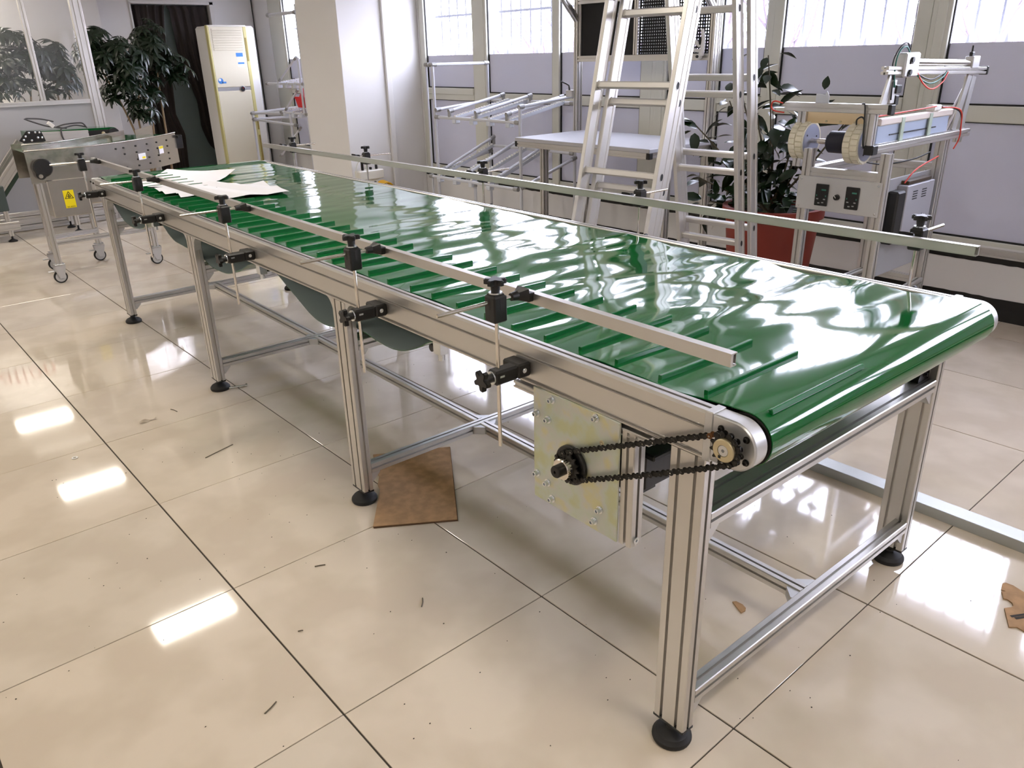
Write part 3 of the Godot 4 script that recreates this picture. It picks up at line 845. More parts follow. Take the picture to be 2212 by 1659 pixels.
	for q in [[1.16, 0.868], [2.60, 0.869], [4.16, 0.867]]:
		var d := MB.new(); d.cyl(L(0.03, q[1], q[0]), L(1.28, q[1], q[0]), 0.014, 0.014, 12)
		var ro := obj("return_roller", d, mats["black"], cv)
		var h := MB.new(); h.bbox(L(0.004, 0.868, q[0] - 0.05), L(0.04, 0.913, q[0] - 0.09), 0.002); h.cyl(L(0.022, 0.845, q[0] - 0.07), L(0.022, 0.868, q[0] - 0.07), 0.011, 0.011, 6)
		obj("roller_bracket", h, mats["zinc"], ro)
	build_drive(cv)
	# guide rails on adjustable clamps
	var gp := PackedVector2Array([Vector2(-0.011, -0.016), Vector2(-0.004, -0.016), Vector2(-0.004, -0.012), Vector2(0.008, -0.012), Vector2(0.008, 0.012), Vector2(-0.004, 0.012), Vector2(-0.004, 0.016), Vector2(-0.011, 0.016)])
	var gb := PackedVector2Array([Vector2(-0.011, -0.0155), Vector2(0.011, -0.0155), Vector2(0.011, -0.0125), Vector2(-0.0025, -0.0125), Vector2(-0.0025, 0.0125), Vector2(0.011, 0.0125), Vector2(0.011, 0.0155), Vector2(-0.011, 0.0155)])
	var g1 := MB.new(); g1.extrude(gb, L(0.0235, 1.164, 5.30), Vector3.RIGHT, Vector3.UP, Vector3(0, 0, 5.334))
	var gi := MB.new()
	obj("guide_rail", g1, alu, cv)
	g1 = MB.new(); g1.box(L(0.0335, 1.1525, 5.298), L(0.0345, 1.1755, -0.032)); g1.box(L(0.026, 1.152, -0.012), L(0.034, 1.176, -0.010))
	obj("guide_rail_strip", g1, alu, cv)
	var y0 := 1.189; var y1 := 1.158
	g1 = MB.new(); g1.extrude(gb, L(1.285, y1, 5.30), Vector3.LEFT, Vector3.UP, L(0, y0, -0.034) - L(0, y1, 5.30)); obj("guide_rail", g1, alu, cv)
	g1 = MB.new(); g1.quad(L(1.2725, y0 - 0.012, -0.03), L(1.2725, y1 - 0.012, 5.29), L(1.2725, y1 + 0.012, 5.29), L(1.2725, y0 + 0.012, -0.03), Vector3.LEFT); obj("guide_rail_strip", g1, alu, cv)
	for u in [0.63, 1.40, 2.545, 3.82, 5.06]: clamp_set(cv, u, false, 1.178)
	for u in [0.205, 1.457, 2.62, 3.91, 5.04]: clamp_set(cv, u, true, lerpf(y0, y1, u / 5.3) + 0.002)

func nrm_cap(pc: PackedVector2Array, i: int, us: float, uc: float) -> Vector3:
	if i < 2: return Vector3(0, signf(pc[i].y - 0.974), 0)
	var d := (pc[i] - Vector2(uc, 0.974)).normalized()
	return Vector3(0, d.y, -d.x)

func clamp_set(cv: Node3D, u: float, right: bool, yr: float) -> void:
	var c := node("rail_clamp", cv)
	c.position = L(0.0 if not right else 1.308, 0, u)
	if right: c.rotation.y = PI         # same fittings, turned round
	var dy := yr - 1.178
	var m := MB.new(); m.cyl(Vector3(-0.102, 0.745, 0), Vector3(-0.102, 1.14 + dy, 0), 0.0056, 0.0056, 14); m.cyl(Vector3(-0.102, 0.743, 0), Vector3(-0.102, 0.745, 0), 0.004, 0.0056, 14); obj("upright_rod", m, mats["chrome"], c)
	m = MB.new(); var yy := yr; m.cyl(Vector3(-0.292, yy, 0), Vector3(-0.012, yy, 0), 0.0056, 0.0056, 14); m.cyl(Vector3(-0.294, yy, 0), Vector3(-0.292, yy, 0), 0.004, 0.0056, 14); obj("cross_rod", m, mats["chrome"], c)
	# upper clamping head: chamfered block with a slot
	m = MB.new()
	var pb := PackedVector2Array([Vector2(-0.0225, -0.0225), Vector2(0.0225, -0.0225), Vector2(0.0225, 0.0225), Vector2(-0.0225, 0.0225)])
	m.bbox(Vector3(-0.1255, 1.122 + dy, -0.0225), Vector3(-0.0805, 1.195 + dy, 0.0225), 0.004)
	m.bbox(Vector3(-0.121, 1.19 + dy, -0.018), Vector3(-0.085, 1.2 + dy, 0.018), 0.003)
	obj("clamp_head", m, mats["black"], c)
	m = MB.new(); m.box(Vector3(-0.106, 1.158 + dy, 0.0222), Vector3(-0.098, 1.188 + dy, 0.0229)); m.box(Vector3(-0.1259, 1.158 + dy, -0.004), Vector3(-0.1254, 1.188 + dy, 0.004)); obj("clamp_slot", m, mats["dark_hole"], c)
	m = MB.new(); m.lathe([Vector2(0.010, 1.2 + dy), Vector2(0.0185, 1.2 + dy), Vector2(0.0185, 1.2035 + dy), Vector2(0.01, 1.2035 + dy)], Vector3(-0.103, 0, 0), Vector3.UP, 24); obj("washer", m, mats["zinc"], c)
	m = MB.new(); m.cyl(Vector3(-0.103, 1.203 + dy, 0), Vector3(-0.103, 1.228 + dy, 0), 0.012, 0.014, 16); star(m, Vector3(-0.103, 1.225 + dy, 0), Vector3.UP, 0.031, 0.012, 5, u * 3.0); obj("star_knob", m, mats["black"], c)
	# connector that grips the guide rail
	m = MB.new()
	var q0 := Transform3D(Basis.IDENTITY, Vector3(-0.024, yy, 0))
	m.cyl(Vector3(-0.05, yy, 0), Vector3(-0.03, yy, 0), 0.011, 0.014, 16)
	for s in [[-0.03, 0.014, 0.014, -0.006, 0.020, 0.026]]:
		var r0 := []; var r1 := []
		for i in 24:
			var a := TAU * i / 24.0
			var e := Vector2(cos(a), sin(a)); var sq := e / maxf(absf(e.x), absf(e.y))
			r0.append(Vector3(s[0], yy + e.y * s[1], e.x * s[2])); r1.append(Vector3(s[3], yy + lerpf(e.y, sq.y, 0.75) * s[4], lerpf(e.x, sq.x, 0.75) * s[5]))
		for i in 24:
			var j := (i + 1) % 24
			m.quad(r0[i], r0[j], r1[j], r1[i]); m.tri(Vector3(s[3], yy, 0), r1[i], r1[j], Vector3.RIGHT, Vector3.RIGHT, Vector3.RIGHT)
	m.bbox(Vector3(-0.008, yy - 0.0195, -0.024), Vector3(0.0115, yy + 0.0045, 0.024), 0.002); m.bbox(Vector3(-0.008, yy + 0.002, -0.026), Vector3(0.013, yy + 0.006, 0.026), 0.001)
	obj("rail_connector", m, mats["black"], c)
	# lower mounting block on the side rail
	var yb := 0.962
	m = MB.new()
	m.bbox(Vector3(-0.046, yb - 0.022, -0.052), Vector3(0.0, yb + 0.022, 0.022), 0.005)
	m.bbox(Vector3(-0.126, yb - 0.021, -0.0205), Vector3(-0.044, yb + 0.021, 0.0205), 0.006)
	obj("mount_block", m, mats["black"], c)
	m = MB.new(); hexbolt(m, Vector3(-0.024, yb, 0.0215), Vector3.BACK, 0.005, 0.004); m.box(Vector3(-0.112, yb + 0.001, 0.0203), Vector3(-0.096, yb + 0.007, 0.0212)); obj("screw", m, mats["zinc"], c)
	m = MB.new(); m.lathe([Vector2(0.010, 0.0), Vector2(0.0195, 0.0), Vector2(0.0195, 0.004), Vector2(0.01, 0.004)], Vector3(-0.126, yb, 0), Vector3.LEFT, 24); obj("washer", m, mats["zinc"], c)
	m = MB.new(); m.cyl(Vector3(-0.13, yb, 0), Vector3(-0.155, yb, 0), 0.0125, 0.0145, 16); star(m, Vector3(-0.152, yb, 0), Vector3.LEFT, 0.031, 0.012, 5, u * 2.0 + 0.4); obj("star_knob", m, mats["black"], c)
	m = MB.new(); m.cyl(Vector3(-0.006, yb - 0.036, -0.03), Vector3(-0.006, yb - 0.036, -0.085), 0.0035, 0.0035, 8); obj("slot_nut", m, mats["zinc"], c)

func build_drive(cv: Node3D) -> void:
	# plate that carries the gear motor
	var m := MB.new(); m.bbox(L(-0.006, 0.556, 0.594), L(0.001, 0.915, 0.260), 0.002)
	var pl := obj("motor_plate", m, mats["zinc_plate"], cv)
	for q in [[0.5044, 0.9025], [0.5675, 0.8409], [0.521, 0.8366], [0.3353, 0.9062], [0.5697, 0.645], [0.5238, 0.6307], [0.5044, 0.585], [0.3138, 0.6361], [0.3334, 0.5913]]:
		var b := MB.new(); hexbolt(b, L(-0.0055, q[1] - 0.004, q[0] + 0.008), Vector3.LEFT, 0.0078, 0.017); obj("socket_screw", b, mats["zinc"], pl)
	var b2 := MB.new(); b2.lathe([Vector2(0.008, 0), Vector2(0.007, 0.002), Vector2(0.004, 0.002), Vector2(0.0, 0.0)], L(-0.006, 0.836, 0.322), Vector3.LEFT, 14); obj("screw", b2, mats["brass"], pl)
	bar("plate_post", L(0.0235, 0.556, 0.2375), L(0.0235, 0.895, 0.2375), Vector3.RIGHT, 0.045, 0.0445, cv)
	bar("plate_post", L(0.0235, 0.60, 0.545), L(0.0235, 0.895, 0.545), Vector3.RIGHT, 0.045, 0.0445, cv)
	bar("plate_rail", L(0.0235, 0.8895, 0.172), L(0.0235, 0.8895, 0.69), Vector3.UP, 0.044, 0.022, cv)
	var ee := MB.new(); ee.lathe([Vector2(0.004, 0.0), Vector2(0.010, 0.0), Vector2(0.010, 0.004), Vector2(0.004, 0.004)], L(0.02, 0.575, 0.214), Vector3.BACK, 14); obj("ring_nut", ee, mats["zinc"], cv)
	# gear motor behind it: ribbed body along x, terminal box towards the camera side
	m = MB.new()
	var ax := L(0.02, 0.727, 0.425)
	m.lathe([Vector2(0.0, 0.0), Vector2(0.085, 0.0), Vector2(0.085, 0.06), Vector2(0.075, 0.065)], ax, Vector3.RIGHT, 32)
	m.lathe([Vector2(0.07, 0.06), Vector2(0.075, 0.065), Vector2(0.075, 0.30), Vector2(0.06, 0.33), Vector2(0.0, 0.335)], ax, Vector3.RIGHT, 32)
	var mo := obj("gear_motor", m, mats["black"], cv)
	for i in 9:
		var f := MB.new(); f.bbox(L(0.075 + i * 0.026, 0.665, 0.50), L(0.083 + i * 0.026, 0.815, 0.335), 0.002); obj("cooling_fin", f, mats["black"], mo)
	m = MB.new(); m.bbox(L(0.07, 0.695, 0.36), L(0.20, 0.80, 0.235), 0.006); m.bbox(L(0.062, 0.80, 0.365), L(0.208, 0.818, 0.20), 0.004); m.bbox(L(0.08, 0.66, 0.35), L(0.16, 0.695, 0.265), 0.006)
	obj("terminal_box", m, mats["black"], mo)
	# sprockets
	var N1 := 13; var N2 := 15; var P := 0.0172
	var r1 := P / (2.0 * sin(PI / N1)); var r2 := P / (2.0 * sin(PI / N2))
	var c1 := Vector2(-0.0675, 0.9755); var c2 := Vector2(0.432, 0.727)
	var xp := -0.026
	var s1 := obj("drive_sprocket", gear(N1, r1, L(xp, c1.y, c1.x), 0.005), mats["steel_dark"], cv)
	m = MB.new(); m.lathe([Vector2(0.0275, 0.0), Vector2(0.0275, 0.009), Vector2(0.0255, 0.011), Vector2(0.014, 0.011), Vector2(0.0135, 0.004)], L(xp, c1.y, c1.x), Vector3.LEFT, 32); m.box(L(xp - 0.0115, c1.y - 0.019, c1.x - 0.0035 + 0.008), L(xp - 0.006, c1.y - 0.012, c1.x + 0.0035 + 0.008)); obj("sprocket_hub", m, mats["brass"], s1)
	m = MB.new(); m.lathe([Vector2(0.0135, -0.03), Vector2(0.0135, 0.009), Vector2(0.0125, 0.0105), Vector2(0.004, 0.0105), Vector2(0.002, 0.004), Vector2(0, 0.004)], L(xp, c1.y, c1.x), Vector3.LEFT, 24); obj("shaft_end", m, mats["alu_cast"], s1)
	m = MB.new(); m.box(L(xp - 0.0118, c1.y - 0.0195, c1.x + 0.004), L(xp - 0.0085, c1.y - 0.0125, c1.x + 0.0105)); obj("keyway", m, mats["dark_hole"], s1)
	var s2 := obj("motor_sprocket", gear(N2, r2, L(xp, c2.y, c2.x), 0.005), mats["steel_dark"], cv)
	m = MB.new(); m.lathe([Vector2(0.031, 0.0), Vector2(0.031, 0.024), Vector2(0.0285, 0.026), Vector2(0.018, 0.026)], L(xp, c2.y, c2.x), Vector3.LEFT, 36); obj("sprocket_hub", m, mats["chrome"], s2)
	m = MB.new(); m.lathe([Vector2(0.018, -0.03), Vector2(0.018, 0.044), Vector2(0.016, 0.047), Vector2(0.0045, 0.047), Vector2(0.003, 0.038), Vector2(0.0, 0.038)], L(xp, c2.y, c2.x), Vector3.LEFT, 28); obj("shaft_end", m, mats["steel_dark"], s2)
	m = MB.new(); m.cyl(L(xp - 0.013, c2.y + 0.004, c2.x - 0.0285), L(xp - 0.013, c2.y + 0.0045, c2.x - 0.0315), 0.0045, 0.0045, 12); obj("set_screw", m, mats["dark_hole"], s2)
	m = MB.new(); m.lathe([Vector2(0.0, 0.0), Vector2(0.0585, 0.0), Vector2(0.0585, 0.008), Vector2(0.056, 0.010), Vector2(0.0, 0.010)], L(-0.006, c2.y, c2.x), Vector3.LEFT, 40); obj("seal_disc", m, mats["black"], s2)
	# roller chain: pins along the two tangents and arcs
	var dv := c2 - c1; var D := dv.length(); var th := dv.angle(); var be := acos((r1 - r2) / D)
	var aU := th + be; var aL := th - be         # contact directions on both wheels (u to the right, y up)
	var t1u := c1 + Vector2.from_angle(aL) * r1; var t2u := c2 + Vector2.from_angle(aL) * r2
	var t1l := c1 + Vector2.from_angle(aU) * r1; var t2l := c2 + Vector2.from_angle(aU) * r2
	var arc1 := TAU - (aU - aL); var arc2 := aU - aL
	# path: along one run to wheel 2, round it, back along the other run, round wheel 1
	var lens := [t1u.distance_to(t2u), r2 * arc2, t2l.distance_to(t1l), r1 * arc1]
	var total: float = lens[0] + lens[1] + lens[2] + lens[3]
	var cnt := int(roundf(total / P / 2.0)) * 2
	var pins := []
	for i in cnt:
		var s := total * i / cnt
		var q := Vector2.ZERO
		if s < lens[0]: q = t1u.lerp(t2u, s / lens[0]); q.y -= 0.004 * sin(PI * s / lens[0]) * (1.0 if t1u.y < t1l.y else 0.0)
		elif s < lens[0] + lens[1]: q = c2 + Vector2.from_angle(aL + (s - lens[0]) / r2) * r2
		elif s < lens[0] + lens[1] + lens[2]:
			var f: float = (s - lens[0] - lens[1]) / lens[2]
			q = t2l.lerp(t1l, f); q.y -= 0.004 * sin(PI * f) * (0.0 if t1u.y < t1l.y else 1.0)
		else: q = c1 + Vector2.from_angle(aU + (s - lens[0] - lens[1] - lens[2]) / r1) * r1
		pins.append(q)
	var ch := node("roller_chain", cv)
	var lm := link_mesh(P * total / cnt / P, true); var li := link_mesh(P * total / cnt / P, false)
	var rv := MB.new()
	for e in [0.0, P * total / cnt]:
		for sx in [-1.0, 1.0]: rv.cyl(Vector3(sx * 0.0070, 0, -e), Vector3(sx * 0.0094, 0, -e), 0.0025, 0.0021, 10)
	var rvm := rv.mesh()
	var ro := MB.new()
	for e in [0.0, P * total / cnt]: ro.cyl(Vector3(-0.0036, 0, -e), Vector3(0.0036, 0, -e), 0.0047, 0.0047, 12, false)
	var rom := ro.mesh()
	var rusty := 0; var bd := 9.0
	for i in range(0, cnt, 2):
		var dd: float = pins[i].distance_to(c1 + Vector2(0.062, 0.033))
		if dd < bd: bd = dd; rusty = i
	for i in cnt:
		var a: Vector2 = pins[i]; var b: Vector2 = pins[(i + 1) % cnt]
		var d := b - a
		var o := obj("chain_link", lm if i % 2 == 0 else li, mats["rust"] if i == rusty else mats["steel_dark"], ch)
		o.transform = Transform3D(Basis(Vector3.RIGHT, d.angle()), L(xp, a.y, a.x))
		if i % 2 == 0:
			var r := obj("chain_pins", rvm, mats["rivet"], ch); r.transform = o.transform
		else:
			var r := obj("chain_rollers", rom, mats["rivet"], ch); r.transform = o.transform

func gear(n: int, r: float, o: Vector3, th: float) -> MB:
	var p := PackedVector2Array()
	for i in n:
		var a := TAU * (i + 0.5) / n
		for q in [[-0.42, 0.93], [-0.26, 0.97], [-0.10, 1.15], [0.10, 1.15], [0.26, 0.97], [0.42, 0.93]]:
			var b: float = a + q[0] * TAU / n
			p.append(Vector2(cos(b), sin(b)) * r * q[1])
	var m := MB.new(); m.extrude(p, o + Vector3(th * 0.5, 0, 0), Vector3(0, 0, -1), Vector3.UP, Vector3(-th, 0, 0))
	return m

func link_mesh(p: float, outer: bool) -> ArrayMesh:
	var r := 0.0072; var poly := PackedVector2Array()
	var pp := 0.0172 * p
	for i in 9:
		var a := PI * 0.28 + (TAU - PI * 0.56) * i / 8.0
		poly.append(Vector2(cos(a), sin(a)) * r)
	poly.append(Vector2(pp * 0.5, -r * 0.66))
	for i in 9:
		var a := -PI * 0.72 + (TAU - PI * 0.56) * i / 8.0
		poly.append(Vector2(pp, 0) + Vector2(cos(a), sin(a)) * r)
	poly.append(Vector2(pp * 0.5, r * 0.66))
	var m := MB.new()
	for s in [-1.0, 1.0]:
		var x0: float = s * (0.0062 if outer else 0.0040)
		m.extrude(poly, Vector3(x0 - 0.0009, 0, 0), Vector3(0, 0, -1), Vector3.UP, Vector3(0.0018, 0, 0))
	return m.mesh()

# ---------- double A-frame ladder behind the conveyor
func build_ladder() -> void:
	var O := Vector3(2.3794, 0, -0.7361)
	var R := Vector3(0.07, 0, 0.9975).normalized(); var P := Vector3(0.9975, 0, -0.07).normalized()
	var ld := thing("folding_ladder", "tall aluminium double A-frame ladder with flat rungs standing behind the conveyor", "ladder", O)
	var m: Material = mats["ladder"]
	# [base point (p, y), lean (radians, + leans to +p), depth sign, offset, left stile, right stile, rung phase]
	var secs := [[0.0, 1.6378, 13.0, 0.0, -0.519, -0.029, 0.0], [0.0, 1.6378, 13.0, 0.082, -0.490, -0.058, -0.065], [0.6517, 1.5596, -11.0, 0.0, -0.494, -0.070, -0.008], [0.6517, 1.5596, -11.0, 0.082, -0.530, -0.036, 0.06]]
	for k in 4:
		var s: Array = secs[k]
		var a: float = deg_to_rad(s[2])
		var up := Vector3.UP * cos(a) + P * sin(a)
		var nn := P * cos(a) - Vector3.UP * sin(a)
		var o := P * float(s[0]) + Vector3.UP * float(s[1]) + nn * float(s[3])
		var lo := -(float(s[1]) + float(s[3]) * -sin(a)) / cos(a) + (0.028 if k in [0, 3] else 0.16)
		var hi := 1.05 if k < 2 else 1.12
		var sec := node("ladder_section", ld)
		for e in 2:
			var r0: float = s[4] if e == 0 else s[5] - 0.025
			var b := MB.new()
			var pf := PackedVector2Array([Vector2(0, 0.003), Vector2(0.003, 0), Vector2(0.022, 0), Vector2(0.025, 0.003), Vector2(0.025, 0.020), Vector2(0.0225, 0.023), Vector2(0.0225, 0.052), Vector2(0.025, 0.055), Vector2(0.025, 0.072), Vector2(0.022, 0.075), Vector2(0.003, 0.075), Vector2(0, 0.072), Vector2(0, 0.055), Vector2(0.0025, 0.052), Vector2(0.0025, 0.023), Vector2(0, 0.020)])
			b.extrude(pf, o + R * r0 + up * lo, R, nn, up * (hi - lo))
			obj("stile", b, m, sec)
			if k in [0, 3]:
				b = MB.new(); b.bobox(Transform3D(Basis(R, up, -nn), o + R * (r0 + 0.0125) + up * (lo - 0.012) + nn * 0.0375), Vector3(0.016, 0.022, 0.041), 0.004)
				obj("rubber_foot", b, mats["rubber"], sec)
		for i in range(-4, 3):
			var t: float = s[6] + 0.42 * i
			if t < lo + 0.05 or t > hi - 0.04: continue
			var c: Vector3 = o + up * t + nn * 0.0375
			var rp := PackedVector2Array()
			for q in [[-0.018, -0.012], [-0.012, -0.017], [0.012, -0.017], [0.018, -0.012], [0.018, 0.010], [0.013, 0.016], [-0.013, 0.016], [-0.018, 0.010]]: rp.append(Vector2(q[0], q[1]))
			var b := MB.new(); b.extrude(rp, c + R * float(s[4] + 0.024), nn, up, R * float(s[5] - s[4] - 0.048))
			for e in 2:                                              # flared collars where the rung meets the stile
				var rr: float = s[4] + 0.025 if e == 0 else s[5] - 0.031
				var cp := PackedVector2Array()
				for q in rp: cp.append(q * 1.18)
				b.extrude(cp, c + R * rr, nn, up, R * 0.006)
			var ro := obj("rung", b, m, sec)
			b = MB.new()
			var hp := PackedVector2Array(); var hq := PackedVector2Array()
			for q in 16:
				var an := TAU * q / 16.0
				hp.append(Vector2(cos(an) * 0.0105, sin(an) * 0.018 * (1.0 if absf(sin(an)) < 0.8 else 0.95))); hq.append(hp[q] * 1.28)
			b.extrude(hq, c + R * (float(s[5]) - 0.003), nn, up, R * 0.0022)
			obj("rung_rim", b, m, ro)
			b = MB.new(); b.extrude(hp, c + R * (float(s[5]) - 0.003), nn, up, R * 0.0027)
			obj("rung_hole", b, mats["dark_hole"], ro)
	var hg := MB.new()
	for r in [-0.50, -0.04]:
		hg.bobox(Transform3D(Basis.IDENTITY, P * 0.36 + Vector3.UP * 2.72 + R * r), Vector3(0.14, 0.05, 0.02), 0.008)
	obj("hinge", hg, m, ld)

# ---------- work bench with a board frame at its back
func build_bench() -> void:
	var o := Vector3(4.0, 0, -3.744)
	var t := thing("workbench", "grey topped aluminium workbench with a black board frame standing by the windows", "workbench", o)
	var b := MB.new(); b.bbox(Vector3(0.0, 1.072, 0.0), Vector3(0.86, 1.103, 1.524), 0.004); obj("bench_top", b, mats["laminate"], t)
	bar("top_frame", Vector3(0.0225, 1.05, 0.03), Vector3(0.0225, 1.05, 1.494), Vector3.UP, 0.045, 0.045, t)
	bar("top_frame", Vector3(0.8375, 1.05, 0.03), Vector3(0.8375, 1.05, 1.494), Vector3.UP, 0.045, 0.045, t)
	bar("top_frame", Vector3(0.045, 1.05, 0.0525), Vector3(0.815, 1.05, 0.0525), Vector3.UP, 0.045, 0.045, t)
	bar("top_frame", Vector3(0.045, 1.05, 1.47), Vector3(0.815, 1.05, 1.47), Vector3.UP, 0.045, 0.045, t)
	for z in [0.0, 1.524]:
		for x in [0.0225, 0.8375]:
			var c := MB.new(); c.bbox(Vector3(x - 0.0235, 1.0265, minf(z, z - 0.03 + 0.06 * float(z < 1))), Vector3(x + 0.0235, 1.0735, maxf(z, z - 0.03 + 0.06 * float(z < 1))), 0.003); obj("end_cap", c, mats["black"], t)
	for z in [0.06, 1.46]:
		for x in [0.30, 0.84]:
			bar("leg", Vector3(x, 0.05, z), Vector3(x, 1.027, z), Vector3.RIGHT, 0.045, 0.07, t)
		bar("foot_bar", Vector3(0.02, 0.075, z), Vector3(0.88, 0.075, z), Vector3.UP, 0.045, 0.045, t)
		for x in [0.06, 0.84]:
			var f := MB.new(); f.lathe([Vector2(0, 0), Vector2(0.035, 0), Vector2(0.035, 0.015), Vector2(0.012, 0.03), Vector2(0.012, 0.055)], Vector3(x, 0, z), Vector3.UP, 16); obj("foot", f, mats["black"], t)
	bar("stretcher", Vector3(0.57, 0.18, 0.08), Vector3(0.57, 0.18, 1.44), Vector3.UP, 0.045, 0.045, t)
	# uprights and boards at the back edge
	var xb := 0.82
	for z in [-0.04, 1.44]:
		bar("upright", Vector3(xb, 1.10, z + 0.01), Vector3(xb, 2.75, z + 0.01), Vector3.RIGHT, 0.045, 0.075, t)
	bar("cross_beam", Vector3(xb - 0.01, 1.728, -0.03), Vector3(xb - 0.01, 1.728, 1.44), Vector3.UP, 0.045, 0.05, t)
	bar("cross_beam", Vector3(xb - 0.01, 2.20, -0.03), Vector3(xb - 0.01, 2.20, 1.44), Vector3.UP, 0.045, 0.05, t)
	bar("divider", Vector3(xb - 0.012, 1.753, 0.675), Vector3(xb - 0.012, 2.175, 0.675), Vector3.RIGHT, 0.045, 0.05, t)
	bar("divider", Vector3(xb - 0.012, 1.753, 0.0), Vector3(xb - 0.012, 2.175, 0.0), Vector3.RIGHT, 0.03, 0.02, t)
	b = MB.new(); b.box(Vector3(xb - 0.004, 1.753, 0.01), Vector3(xb + 0.004, 2.175, 0.652)); obj("black_board", b, mats["board_black"], t)
	# perforated board: a lattice of strips
	b = MB.new(); var n := 30; var z0 := 0.70; var z1 := 1.40; var y0 := 1.753; var y1 := 2.175; var rws := 18
	for i in n + 1:
		var z := lerpf(z0, z1, float(i) / n); b.box(Vector3(xb - 0.003, y0, z - 0.0062), Vector3(xb + 0.003, y1, z + 0.0062))
	for i in rws + 1:
		var y := lerpf(y0, y1, float(i) / rws); b.box(Vector3(xb - 0.0028, y - 0.0062, z0), Vector3(xb + 0.0028, y + 0.0062, z1))
	obj("pegboard", b, mats["board_black"], t)
	# bracing up to the overhead frame
	bar("brace", Vector3(xb - 0.02, 2.05, -0.03), Vector3(xb - 0.55, 2.58, -0.03), Vector3.BACK, 0.045, 0.045, t)
	bar("brace", Vector3(xb - 0.02, 2.05, 1.45), Vector3(xb - 0.55, 2.58, 1.45), Vector3.BACK, 0.045, 0.045, t)
	for z in [-0.03, 1.45]: bar("overhead_bar", Vector3(xb, 2.6, z), Vector3(-0.1, 2.6, z), Vector3.UP, 0.045, 0.045, t)
	# clamp lever on the left upright
	b = MB.new(); b.bbox(Vector3(0.76, 1.40, -0.13), Vector3(0.80, 1.46, -0.05), 0.004); var cl := obj("clamp_block", b, mats["alu_cast"], t)
	b = MB.new(); b.tube([Vector3(0.77, 1.46, -0.09), Vector3(0.77, 1.50, -0.095), Vector3(0.77, 1.515, -0.13), Vector3(0.76, 1.535, -0.19)], 0.008, 8, 0.007); obj("clamp_lever", b, mats["black"], cl)
	# white curved tool arm on the right upright
	var a := thing("tool_holder_arm", "white curved plastic holder arm with black grips on the bench's right upright", "holder", Vector3(4.76, 1.74, -2.37))
	b = MB.new(); b.tube([Vector3(0, 0.0, 0), Vector3(0, 0.05, 0.012), Vector3(0, 0.12, 0.016), Vector3(0, 0.19, 0.0)], 0.022, 10, 0.012); obj("bracket", b, mats["white_paint"], a)
	b = MB.new(); b.tube([Vector3(-0.01, 0.12, -0.16), Vector3(-0.02, 0.118, -0.10), Vector3(-0.02, 0.10, -0.05), Vector3(0, 0.07, -0.01)], 0.02, 10, 0.016); obj("arm", b, mats["white_paint"], a)
	b = MB.new(); b.bobox(Transform3D(Basis(Vector3.RIGHT, 0.1), Vector3(0, 0.035, -0.03)), Vector3(0.02, 0.012, 0.05), 0.006); obj("tray", b, mats["white_paint"], a)
	b = MB.new(); b.ball(Vector3(0, -0.01, -0.015), Vector3(0.026, 0.022, 0.026)); obj("socket", b, mats["white_paint"], a)
	b = MB.new(); b.ball(Vector3(-0.02, -0.008, -0.018), Vector3(0.012, 0.012, 0.016)); b.ball(Vector3(-0.014, 0.105, -0.004), Vector3(0.012, 0.03, 0.012)); obj("grip", b, mats["black"], a)

# ---------- lean-pipe flow racks
func pipe(called: String, a: Vector3, b: Vector3, under: Node, r := 0.0155, ends := true) -> void:
	var m := MB.new(); m.cyl(a, b, r, r, 12); var o := obj(called, m, mats["tube_grey"], under)
	if ends:
		var d := (b - a).normalized()
		for q in [[a, d], [b, -d]]:
			var j := MB.new(); j.cyl(q[0] - q[1] * 0.012, q[0] + q[1] * 0.045, r * 1.38, r * 1.38, 12); obj("pipe_joint", j, mats["joint"], o)

func roller_track(a: Vector3, b: Vector3, under: Node) -> void:
	var m := MB.new(); var d := b - a; var up := Vector3.UP
	m.extrude(PackedVector2Array([Vector2(-0.022, -0.016), Vector2(0.022, -0.016), Vector2(0.022, 0.014), Vector2(0.019, 0.014), Vector2(0.019, -0.012), Vector2(-0.019, -0.012), Vector2(-0.019, 0.014), Vector2(-0.022, 0.014)]), a, Vector3.BACK, up, d)
	var o := obj("roller_track", m, mats["track"], under)
	var w := MB.new(); var n := int(d.length() / 0.035)
	for i in n:
		var c := a + d * ((i + 0.5) / n) + Vector3(0, 0.008, 0); w.cyl(c + Vector3(0, 0, -0.016), c + Vector3(0, 0, 0.016), 0.013, 0.013, 8)
	obj("track_rollers", w, mats["white_paint"], o).set_meta("kind", "stuff")
	var h := MB.new(); h.bbox(a + Vector3(-0.012, -0.055, -0.03), a + Vector3(0.05, -0.012, 0.03), 0.006); obj("track_hanger", h, mats["track"], o)

